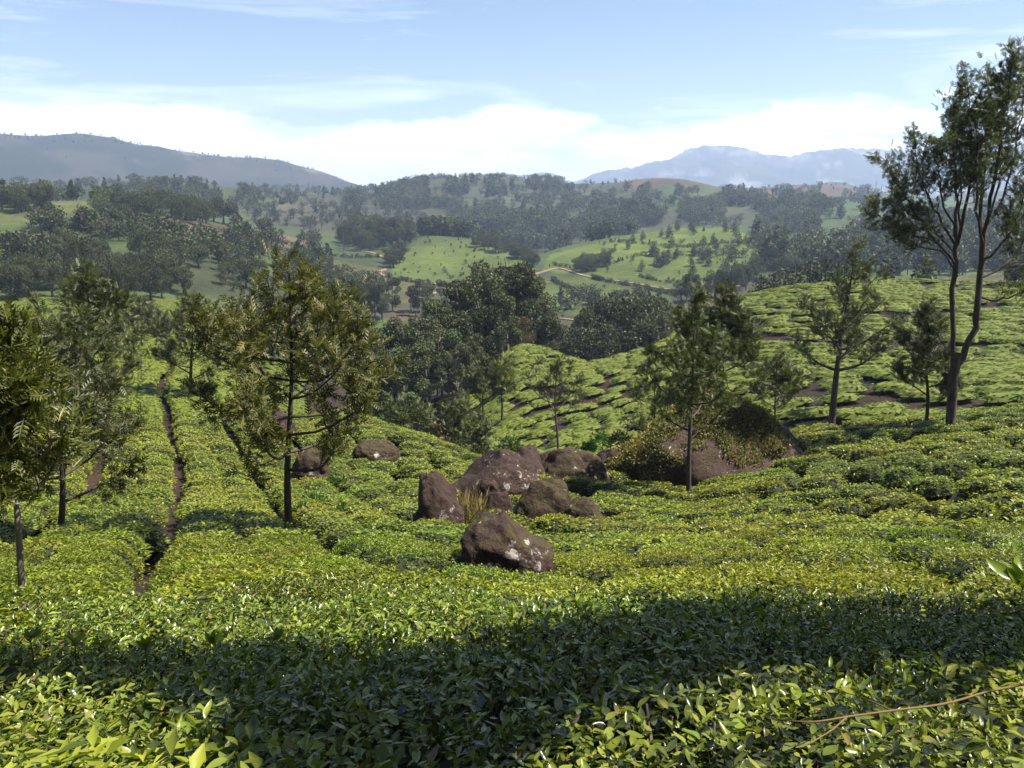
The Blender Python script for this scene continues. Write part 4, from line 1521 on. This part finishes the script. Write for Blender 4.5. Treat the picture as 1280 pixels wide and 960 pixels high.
def valley_wood():
    rng = np.random.default_rng(91)
    # skyline of the tall clump in the valley: (px, top py, distance)
    sky = [(448, 425, 120), (462, 408, 124), (478, 420, 118), (492, 388, 126), (505, 402, 120), (520, 384, 128), (536, 396, 122), (548, 372, 130),
           (560, 362, 134), (572, 350, 132), (585, 342, 138), (598, 335, 136), (610, 326, 140), (622, 322, 142), (634, 318, 140), (646, 334, 142),
           (656, 345, 144), (668, 356, 146), (678, 372, 144), (686, 392, 142), (600, 372, 122), (580, 390, 118), (615, 362, 126), (555, 402, 114),
           (530, 420, 112), (508, 428, 110), (486, 436, 110), (636, 372, 128), (650, 392, 132), (570, 420, 108), (595, 412, 112), (465, 440, 108), (625, 405, 121)]
    for k, (px, ty, d) in enumerate(sky):
        if k == 28:
            tall_tree('eucalyptus_tree', RUS[0], px, ty, d, .75, 'single rusty brown crown at the edge of the tall valley wood', None, 1.0)
            continue
        tall_tree('eucalyptus_tree', EUC[k % 6], px+rng.normal(0, 2), ty+rng.normal(0, 3), d, rng.uniform(.80, 1.12), 'tall grey green eucalyptus in the dense valley wood', 'eucalyptus trees of the valley wood', rng.uniform(0, 6))
    sky = [(735, 372, 172), (745, 362, 178), (756, 358, 180), (768, 356, 184), (780, 352, 186), (793, 356, 186), (805, 360, 184), (818, 366, 178), (828, 380, 172),
           (740, 392, 165), (760, 388, 166), (782, 385, 168), (804, 392, 166), (716, 388, 176), (704, 402, 170), (690, 405, 165)]
    for k, (px, ty, d) in enumerate(sky):
        tall_tree('broadleaf_tree', (BRO if k % 2 else EUC)[k % 5], px, ty+8+rng.normal(0, 5), d, rng.uniform(.7, 1.0), 'dark tree in the wood behind the seamed tea hill', 'trees behind the seamed tea hill', rng.uniform(0, 6))
    for k, (px, ty, d) in enumerate([(1252, 322, 150), (1268, 316, 148), (1284, 318, 150), (1296, 325, 146)]):
        tall_tree('broadleaf_tree', BRO[k], px, ty, d, 1.0, 'dark round crowned tree on the end of the terraced tea hill', 'trees at the end of the terraced tea hill', k*1.3)
    for k, (px, ty, d) in enumerate([(1002, 320, 165), (1012, 316, 170), (1022, 318, 165), (985, 326, 168), (972, 330, 165), (958, 334, 162), (944, 340, 160), (1140, 308, 160), (1148, 318, 162), (1095, 318, 170), (1056, 322, 165)]):
        tall_tree('slim_tree', CON[k % 3], px, ty, d, rng.uniform(1.2, 1.6), 'thin tree along the crest of the terraced tea hill', 'thin trees on the terraced hill crest', k*1.3)
    # trees standing in the tea below the crest of the terraced hill
    for k, (px, ty, d) in enumerate([(878, 392, 125), (1008, 372, 118), (940, 395, 112), (1120, 385, 110)]):
        tall_tree('slim_tree', CON[k % 3], px, ty, d, 1.5, 'small tree standing among bushes on the terraced tea hill', 'small trees on the terraced tea hill', k*1.1)
    # left: woods below and beyond the shoulder field
    grove('broadleaf_tree', BRO, [(-20, 376), (240, 376), (236, 360), (140, 350), (-20, 352)], 38, (7, 12), (.85, 1.15), 'dark round crowned tree in the wood edging the field beyond the tea rows', 'trees edging the field beyond the tea rows', 1, 150)
    grove('broadleaf_tree', BRO+EUC[:2], [(60, 345), (250, 350), (420, 395), (415, 350), (300, 322), (150, 318), (60, 328)], 38, (6, 13), (.85, 1.15), 'tree of the mixed woodland on the valley side below the brown field', 'mixed woodland on the valley side below the brown field', 2, 200)
    grove('broadleaf_tree', BRO, [(125, 268), (190, 262), (285, 280), (280, 288), (190, 278), (125, 285)], 27, (9, 15), (.85, 1.15), 'dark tree of the grove crowning the brown field', 'grove above the brown field', 3, 300)
    grove('broadleaf_tree', BRO, [(-10, 262), (60, 256), (58, 264), (-10, 272)], 14, (8, 14), (.85, 1.15), 'dark tree on the green shoulder under the long ridge', 'trees on the green shoulder', 4, 300)
    grove('broadleaf_tree', BRO+EUC[:3], [(425, 302), (520, 300), (535, 292), (500, 312), (430, 315)], 36, (12, 22), (.8, 1.1), 'tree of the dark wood behind the pale rounded hill', 'wood behind the pale rounded hill', 5, 400)
    grove('broadleaf_tree', BRO, [(580, 303), (640, 310), (676, 330), (674, 340), (640, 322), (580, 308)], 26, (6, 9), (.9, 1.2), 'tree in the dark line over the pale rounded hill', 'tree line over the pale rounded hill', 6, 400)
    grove('broadleaf_tree', BRO, [(480, 330), (505, 322), (505, 332), (488, 336)], 7, (7, 11), (.9, 1.2), 'bushy tree at the road bend on the valley hill', 'trees at the road bend', 7, 350)
    grove('broadleaf_tree', BRO, [(708, 338), (740, 330), (765, 325), (760, 340), (730, 345)], 14, (6, 9), (.9, 1.2), 'dark bushy tree in the hollow of the dotted tea hill', 'bushy trees in the hollow of the dotted hill', 8, 350)
    grove('slim_tree', CON, [(780, 300), (850, 286), (940, 292), (955, 335), (880, 345), (790, 340)], 56, (5, 9), (1.3, 1.8), 'small dark tree dotted over the sunlit tea hill', 'small trees dotted over the sunlit hill', 9, 350)
    grove('broadleaf_tree', BRO+EUC[:3], [(840, 385), (850, 372), (960, 345), (1000, 350), (960, 362)], 26, (8, 13), (.8, 1.1), 'valley tree seen over the crest of the terraced hill', 'valley trees over the terraced hill', 10, 200)
    grove('eucalyptus_tree', EUC, [(420, 440), (450, 410), (500, 400), (560, 390), (500, 385), (420, 398)], 24, (9, 15), (.9, 1.2), 'grey green tree on the slope beside the tall valley wood', 'trees beside the tall valley wood', 12, 170)
    grove('broadleaf_tree', BRO, [(320, 450), (440, 470), (440, 430), (330, 410)], 18, (8, 12), (.9, 1.2), 'dark valley tree glimpsed past the olive leafed tree', 'valley trees past the olive leafed tree', 13, 95)


valley_wood()


def distant_woodland():
    """the woods of the far hills, one mass"""
    rng = np.random.default_rng(123)
    zones = [  # polygon, count, heights, nearest distance
        ([(0, 262), (130, 250), (300, 262), (440, 250), (440, 232), (300, 232), (0, 225)], 560, (6, 12), 500),
        ([(430, 262), (560, 262), (560, 240), (430, 244)], 420, (8, 15), 600),
        ([(520, 300), (700, 318), (800, 292), (740, 270), (560, 268)], 620, (8, 15), 560),
        ([(530, 300), (690, 290), (690, 278), (520, 275)], 240, (8, 15), 600),
        ([(730, 298), (800, 290), (830, 278), (800, 264), (735, 280)], 200, (10, 18), 560),
        ([(950, 330), (1000, 345), (1280, 345), (1280, 262), (1000, 258), (940, 285)], 1000, (8, 16), 300),
        ([(850, 282), (1010, 285), (1010, 255), (850, 255)], 360, (8, 14), 620),
        ([(270, 330), (420, 345), (400, 300), (300, 285)], 110, (6, 11), 300),
        ([(0, 330), (130, 330), (130, 318), (0, 322)], 60, (6, 10), 220),
        ([(30, 285), (230, 330), (280, 315), (190, 290), (120, 285)], 120, (6, 11), 260),
        ([(740, 262), (1100, 258), (1100, 238), (740, 238)], 420, (7, 13), 900),
        ([(700, 390), (830, 388), (840, 372), (700, 372)], 60, (4, 8), 260),
        ([(0, 238), (440, 245), (440, 228), (350, 208), (200, 185), (0, 172)], 60, (3, 5), 1700),
        ([(420, 395), (480, 385), (480, 360), (400, 340), (380, 350)], 70, (6, 10), 250),
        ([(300, 400), (420, 420), (660, 400), (840, 390), (960, 345), (1000, 270), (740, 240), (300, 245), (240, 290)], 260, (1.6, 4.0), 270),
        ([(555, 240), (640, 230), (745, 238), (748, 274), (640, 280), (555, 266)], 330, (7, 13), 640),
        ([(300, 255), (440, 248), (520, 262), (520, 285), (420, 290), (320, 278)], 200, (5, 11), 520),
        ([(430, 236), (560, 228), (700, 228), (700, 240), (430, 250)], 260, (8, 15), 1000),
        ([(470, 345), (540, 360), (680, 345), (640, 305), (530, 297)], 60, (1.2, 2.6), 330),
    ]
    P, H = [], []
    for poly, n, h, dmin in zones:
        n = int(n*.78)
        q = sample_poly(poly, n*2, rng)
        w = vnoise(np.stack([q[:, 0]/26, q[:, 1]/9, 0*q[:, 0]], -1), 9)
        q = q[np.argsort(-(w+rng.normal(0, .35, len(w))))[:n]]
        p = hit(q[:, 0], q[:, 1], dmin)
        k = np.hypot(p[:, 0], p[:, 1]) < 3000
        P.append(p[k])
        H.append(rng.uniform(h[0], h[1], k.sum()))
    # crest fringes against the sky
    for x0, x1, d0, d1, n, h in ((0, 445, 2380, 2560, 300, (3, 8)), (440, 560, 1430, 1540, 90, (8, 16)), (560, 700, 1430, 1530, 60, (7, 14)), (330, 460, 1380, 1560, 70, (8, 14)), (700, 1100, 1440, 1520, 60, (5, 9))):
        px, d = rng.uniform(x0, x1, n), rng.uniform(d0, d1, n)
        a = np.arctan2((px-640)/F, CP)
        x, y = np.sin(a)*d, np.cos(a)*d
        P.append(np.stack([x, y, height(x, y)], -1))
        H.append(rng.uniform(h[0], h[1], n))
    # hedges and drain lines between the fields
    for pl in ([(430, 268), (520, 268)], [(600, 280), (690, 291)], [(690, 332), (740, 336), (800, 320), (880, 322), (950, 331)], [(800, 346), (960, 352)],
               [(760, 303), (860, 309), (940, 306)], [(320, 262), (420, 268)], [(484, 347), (520, 354), (560, 359), (600, 354)], [(230, 296), (300, 302), (380, 319)],
               [(0, 301), (60, 290), (110, 284)], [(740, 348), (800, 360), (850, 368)], [(690, 350), (720, 366), (760, 385)], [(560, 250), (640, 246), (730, 252)], [(340, 300), (400, 316), (470, 322)]):
        Q = spline(hit([p[0] for p in pl], [p[1] for p in pl], 280), 90)
        Q = Q[rng.uniform(size=90) < .85]+rng.normal(0, .8, (1, 3))*[1, 1, 0]
        Q[:, 2] = height(Q[:, 0], Q[:, 1])
        P.append(Q)
        H.append(rng.uniform(1.4, 3.2, len(Q)))
    P, H = np.concatenate(P), np.concatenate(H)
    protos = []
    for k, (kd, s, m) in enumerate((('broadleaf', 601, M_BROAD), ('broadleaf', 602, M_EUC), ('eucalyptus', 603, M_EUC), ('broadleaf', 604, M_BROAD), ('slim', 605, M_BROAD))):
        w, c = crown_tree(kd, s, 260)
        g = Geo()
        g.v, g.f, g.m, g.n = w.v[:], w.f[:], [x*0 for x in w.m], w.n
        V = np.concatenate(c.v)
        ctr = V.reshape(-1, 4, 3).mean(1, keepdims=True)
        V = ((V.reshape(-1, 4, 3)-ctr)*(3.4 if kd == 'eucalyptus' else 2.6)+ctr).reshape(-1, 3)
        g.add(V, np.concatenate(c.f), 1)
        protos.append(g.mesh('distant_tree', [M_BARK, m]))
    n = len(P)
    rot = np.stack([0*H, 0*H, rng.uniform(0, 6.28, n)], -1)
    wid = rng.uniform(.85, 1.25, n)
    o = instancer('distant_woodland', P-[0, 0, .4], rot, np.stack([H*wid, H*wid, H], -1), rng.integers(0, 5, n), protos, kind='stuff')
    tag(o, 'scattered and massed trees covering the far hills and ridges', 'woodland')


distant_woodland()

# ------------------------------------------------------------------ scrub, grass, soil and small plants
def surface_points(o, n, rng, zmin):
    me = o.data
    V = np.zeros(len(me.vertices)*3, np.float32)
    me.vertices.foreach_get('co', V)
    V = V.reshape(-1, 3)
    T = ICO_T
    c = V[T].mean(1)
    nr = np.cross(V[T[:, 1]]-V[T[:, 0]], V[T[:, 2]]-V[T[:, 0]])
    ar = np.linalg.norm(nr, axis=1)
    nr = nr/np.maximum(ar, 1e-9)[:, None]
    k = np.where((c[:, 2] > zmin) & (nr[:, 2] > .05))[0]
    pick = rng.choice(k, n, p=ar[k]/ar[k].sum())
    w = rng.dirichlet((1, 1, 1), n)
    return np.einsum('nk,nkj->nj', w, V[T[pick]])+np.array(o.location), nr[pick]


def mound_cover():
    rng = np.random.default_rng(44)
    P, Nn = surface_points(MOUND, 16000, rng, -.3)
    loc = np.array(MOUND.location)
    half = np.array(MOUND.dimensions)/2
    u = (P-loc)/half
    w = fbm(P*.55, 12, 3)
    keep = (w+1.1*(u[:, 2]-.25) - 3.0*np.maximum(u[:, 0]-.28-.25*(1-u[:, 2])*0, 0) - .5*np.maximum(-u[:, 2]-.1, 0)) > .14
    P, Nn = P[keep], Nn[keep]
    g = Geo()
    d = unit(Nn*.7+rng.normal(0, .45, P.shape)+[0, 0, .45])
    for rep in range(3):
        dd = unit(d+rng.normal(0, .5, d.shape))
        V, Fq = stamp(*LEAF_LO, P+rng.normal(0, .05, P.shape), basis(dd, rng.normal(0, 1, P.shape)+[0, 0, .5]), rng.uniform(.05, .15, len(P)))
        g.add(V, Fq, 0)
    o = obj('scrub', g.mesh('scrub', [M_SCRUB]), kind='stuff')
    tag(o, 'yellowing scrub and ferns creeping over the big rock mound', 'scrub')


mound_cover()


def herb(label, px, py, w_px, mat, seed, n=420, dist=None, leaf=(.07, .16), name='shrub', group=None, hfac=1.0):
    foot = hit(px, py, 2)[0]
    if dist:
        dv = pix_dir(px, py)
        foot = dv*(dist/math.hypot(dv[0], dv[1]))
    m = to_pix(foot)[2]/F
    r = w_px*m/2
    rng = np.random.default_rng(seed)
    d = rand_dir(n, rng)
    d[:, 2] = np.abs(d[:, 2])
    P = d*(r*rng.uniform(.35, 1, n)**.5)[:, None]*[1, 1, hfac]*(1+.25*fbm(d*2.2, seed, 2))[:, None]
    g = Geo()
    dr = unit(d*.7+rng.normal(0, .5, d.shape)+[0, 0, .3])
    V, Fq = stamp(*LEAF_LO, P, basis(dr, d+rng.normal(0, .4, d.shape)), rng.uniform(leaf[0], leaf[1], n))
    g.add(V, Fq, 0)
    t = obj(name, None)
    t.location = tuple(foot-np.array([0, 0, .25]))
    obj('foliage', g.mesh('foliage', [mat]), t, kind='stuff')
    ws = Geo()
    for k in range(7):
        e = d[k]*r*.8*[1, 1, hfac]
        tube(ws, np.array([[0, 0, -.5], e*.5+[0, 0, .02], e]), [.02, .012, .005], 4)
    obj('stems', ws.mesh('stems', [M_STEM]), t)
    tag(t, label, 'shrub', group)


herb('dark green shrub rooted near the top of the overgrown mound', 886, 524, 26, M_BROAD, 3, 360, dist=33.2)
herb('bright green weed below the cleft between the two mossy boulders', 708, 662, 22, M_HERB, 4, 300)
for k, (x, y, w) in enumerate([(392, 622, 30), (420, 598, 26), (376, 632, 22), (330, 560, 20), (430, 632, 24)]):
    herb('bright green weed shrub sprouting between bushes near the reddish boulder', x, y, w, M_HERB, 20+k, 320, group='weed shrubs near the reddish boulder')
for k, (x, y, w) in enumerate([(752, 552, 30), (775, 548, 26), (735, 558, 20), (600, 566, 30), (640, 556, 24), (560, 556, 26)]):
    herb('leafy gully shrub growing just behind the boulder pile', x, y, w, M_BROAD if k % 2 else M_HERB, 40+k, 420, dist=44, leaf=(.12, .26), group='gully shrubs behind the boulders')


def grass_tuft():
    rng = np.random.default_rng(9)
    g = Geo()
    q = rng.uniform([574, 622], [604, 648], (420, 2))
    P = hit(q[:, 0], q[:, 1], 10)
    P[:, 2] -= .45
    d = unit(rng.normal(0, .35, P.shape)+[0, 0, 1])
    V, Fq = stamp(np.array([(-.02, 0, 0), (.02, 0, 0), (.012, .6, .05), (0, 1, .2)]), np.array([[0, 1, 2, 3]]), P, basis(d, rng.normal(0, 1, P.shape)+[0, 0, .1]), rng.uniform(.5, .95, len(P)))
    g.add(V, Fq, 0)
    o = obj('dry_grass', g.mesh('dry_grass', [M_DRY]), kind='stuff')
    tag(o, 'straw coloured dry grass in the hollow between the boulders', 'grass')


grass_tuft()


def soil_bank():
    """steep face of bare orange earth in the gully"""
    d = pix_dir(545, 560)
    c = d*(52/math.hypot(d[0], d[1]))
    rng = np.random.default_rng(2)
    nx, nz = 14, 16
    u, v = np.meshgrid(np.linspace(-1, 1, nx), np.linspace(0, 1, nz), indexing='ij')
    W = 0.5*(1-.35*v)
    V = np.stack([u*W+.18*np.sin(v*4), v*1.1+.25*u*u, v*2.5-1.0], -1).reshape(-1, 3)
    V += .16*np.stack([fbm(V*1.3, 3, 3), fbm(V*1.3+9, 4, 3), fbm(V*1.3+5, 5, 3)], -1)
    back = V+[0, 1.2, -.4]
    n = len(V)
    i, j = np.meshgrid(np.arange(nx-1), np.arange(nz-1), indexing='ij')
    q = np.stack([i*nz+j, (i+1)*nz+j, (i+1)*nz+j+1, i*nz+j+1], -1).reshape(-1, 4)
    Fs = [q, q[:, ::-1]+n]
    k = np.arange(nz-1)
    a = np.stack([k, k+1, k+1+n, k+n], -1)
    Fs += [a, a[:, ::-1]+(nx-1)*nz]
    k = np.arange(nx-1)*nz
    Fs += [np.stack([k+nz-1, k+2*nz-1, k+2*nz-1+n, k+nz-1+n], -1)]
    o = obj('earth_bank', make_mesh('earth_bank', np.concatenate([V, back]), np.concatenate(Fs), [M_SOIL], smooth=True), kind='structure')
    o.location = tuple(c)


soil_bank()


def dry_twig():
    """thin broken twig lying over the front bushes"""
    g = Geo()
    P = hit([1288, 1235, 1180, 1120, 1060, 1015, 970], [872, 884, 902, 912, 922, 930, 928], .8)
    P[:, 2] += .055
    Q = spline(P, 26)
    tube(g, Q, np.linspace(.0042, .0016, 26), 5)
    P2 = hit([1060, 1035, 1000], [922, 940, 962], .8)
    P2[:, 2] += .05
    tube(g, spline(np.vstack([Q[17], P2[1:]]), 8), np.linspace(.0026, .0012, 8), 4)
    P3 = hit([1120, 1085, 1052], [912, 908, 896], .8)
    P3[:, 2] += .07
    tube(g, spline(np.vstack([Q[13], P3[1:]]), 8), np.linspace(.0022, .001, 8), 4)
    o = obj('dry_twig', g.mesh('dry_twig', [M_DRY], True))
    tag(o, 'thin pale dry twig lying across the glossy tea leaves', 'twig')


dry_twig()


def shoot(px, py, hpx, label, seed, single=False, group=None):
    """a lone shoot standing above the plucking table"""
    foot = hit(px, py, 1.5)[0]
    m = to_pix(foot)[2]/F
    H = hpx*m
    rng = np.random.default_rng(seed)
    g = Geo()
    pts = spline([[0, 0, -.2], [rng.normal(0, .01), 0, H*.2], [rng.normal(0, .015), 0, H*(.5 if single else .45)]], 7)
    tube(g, pts, np.linspace(.004, .002, 7), 5)
    t = obj('tea_shoot', None)
    t.location = tuple(foot)
    obj('stem', g.mesh('stem', [M_STEM], True), t)
    n = 1 if single else 7
    for k in range(n):
        v, f = LEAF_HI[k % 4]
        me = make_mesh('leaf', v, f, [M_TEA_NEAR], smooth=True)
        lo = obj('leaf', me, t)
        th = k*2.4+rng.uniform(0, 1)
        el = 1.35 if single else rng.uniform(.3, 1.2)
        d = np.array([[math.cos(th)*math.cos(el), math.sin(th)*math.cos(el), math.sin(el)]])
        B = basis(d, np.array([[0.1, -1.0, .3]]))[0]
        lo.matrix_local = mat4(pts[-1 if single else max(2, 6-k//2)], B, (H*.6 if single else H*.75,)*3)
    tag(t, label, 'tea shoot', group)


shoot(912, 742, 24, 'single upright leaf standing above the upper edge of the dark shadow', 1, True)
shoot(722, 762, 18, 'small leafy shoot on the sunlit rim of the dark shadow', 2)
shoot(1272, 745, 48, 'tall many leaved tea shoot sticking up beside the dark shadow', 3)
for k, (x, y) in enumerate([(90, 812), (40, 806), (180, 818), (130, 815), (270, 812), (345, 808)]):
    shoot(x, y, 20, 'short shaded shoot poking out along the thin tip of the dark shadow', 30+k, group='shoots along the thin tip of the shadow')


# ------------------------------------------------------------------ unseen roadside tree, crown shaped along sun rays to shade the front bushes
def shade_tree():
    rng = np.random.default_rng(66)
    poly = [(-30, 797), (150, 806), (340, 800), (500, 800), (620, 792), (700, 766), (800, 756), (950, 743), (1100, 748), (1290, 752),
            (1400, 760), (1400, 790), (1285, 796), (1100, 812), (900, 834), (700, 868), (620, 905), (560, 950), (520, 985), (400, 985), (365, 940), (280, 885), (180, 846), (-30, 815)]
    q = sample_poly(poly, 15000, rng)
    q = q+rng.normal(0, 3, q.shape)
    P = hit(q[:, 0], q[:, 1], .7)
    # the left tip of the shade is thin and broken
    keep = (q[:, 0] > 420) | (rng.uniform(size=len(q)) < .45)
    P, q = P[keep], q[keep]
    t = 4.4+3.6*rng.uniform(0, 1, len(P))**1.8
    C = P+SUN_DIR*t[:, None]
    over = rng.uniform([-5, -5.5, 1.3], [6.5, -.6, 4.8], (9000, 3))
    over = over[vnoise(over*.8, 4) > -.35]
    vis_n = len(C)
    C = np.concatenate([C, over])
    d = rand_dir(len(C), rng)
    g = Geo()
    V, Fq = stamp(*LEAF_MID, C, basis(d, rng.normal(0, 1, d.shape)), np.where(np.arange(len(C)) < vis_n, 1.0, 1.9)*rng.uniform(.10, .16, len(C)))
    g.add(V, Fq, 0)
    wood = Geo()
    base = np.array([7.2, 3.2, 0.0])
    base[2] = float(ground(base[0], base[1]))-.2
    ctr = C.mean(0)
    tr = spline([base, base+[-.1, 0, 2.5], base+[-.5, .1, 4.6], [5.2, 3.3, C[:, 2].max()+.2]], 14)
    tube(wood, tr, np.linspace(.16, .08, 14), 9)
    for k in range(26):
        e = C[int(rng.integers(0, len(C)))]
        s = tr[int(rng.integers(8, 14))]
        md = (s+e)/2+rng.normal(0, .12, 3)+[0, 0, .2]
        tube(wood, spline([s, md, e], 9), np.linspace(.045, .006, 9), 5)
    o = obj('roadside_tree', None)
    o.location = tuple(base)
    for nm, me in (('trunk', wood.mesh('trunk', [M_BARK], True)), ('crown', g.mesh('crown', [M_BROAD]))):
        c = obj(nm, me, o)
        c.location = tuple(-base)
        if nm == 'crown':
            c['kind'] = 'stuff'
    tag(o, 'unseen overhanging roadside tree, its crown shaped to throw the dark shadow on the front bushes', 'tree')


shade_tree()

# ------------------------------------------------------------------ haze
def haze():
    x, y0, y1, z0, z1 = 9800, -9800, 9800, -420, 345
    V = [(-x, y0, z0), (x, y0, z0), (x, y1, z0), (-x, y1, z0), (-x, y0, z1), (x, y0, z1), (x, y1, z1), (-x, y1, z1)]
    Fq = [(3, 2, 1, 0), (4, 5, 6, 7), (0, 1, 5, 4), (1, 2, 6, 5), (2, 3, 7, 6), (3, 0, 4, 7)]
    m = bpy.data.materials.new('haze')
    m.use_nodes = True
    nt = m.node_tree
    nt.nodes.clear()
    out = N(nt, 'ShaderNodeOutputMaterial')
    pv = N(nt, 'ShaderNodeVolumePrincipled')
    pv.inputs['Color'].default_value = (.60, .74, 1.0, 1)
    pv.inputs['Density'].default_value = 0.00018
    pv.inputs['Anisotropy'].default_value = 0.2
    nt.links.new(pv.outputs[0], out.inputs['Volume'])
    o = obj('haze', make_mesh('haze', np.array(V, float), np.array(Fq), [m]), kind='stuff')
    tag(o, 'thin blue haze filling the valley air', 'haze')


haze()
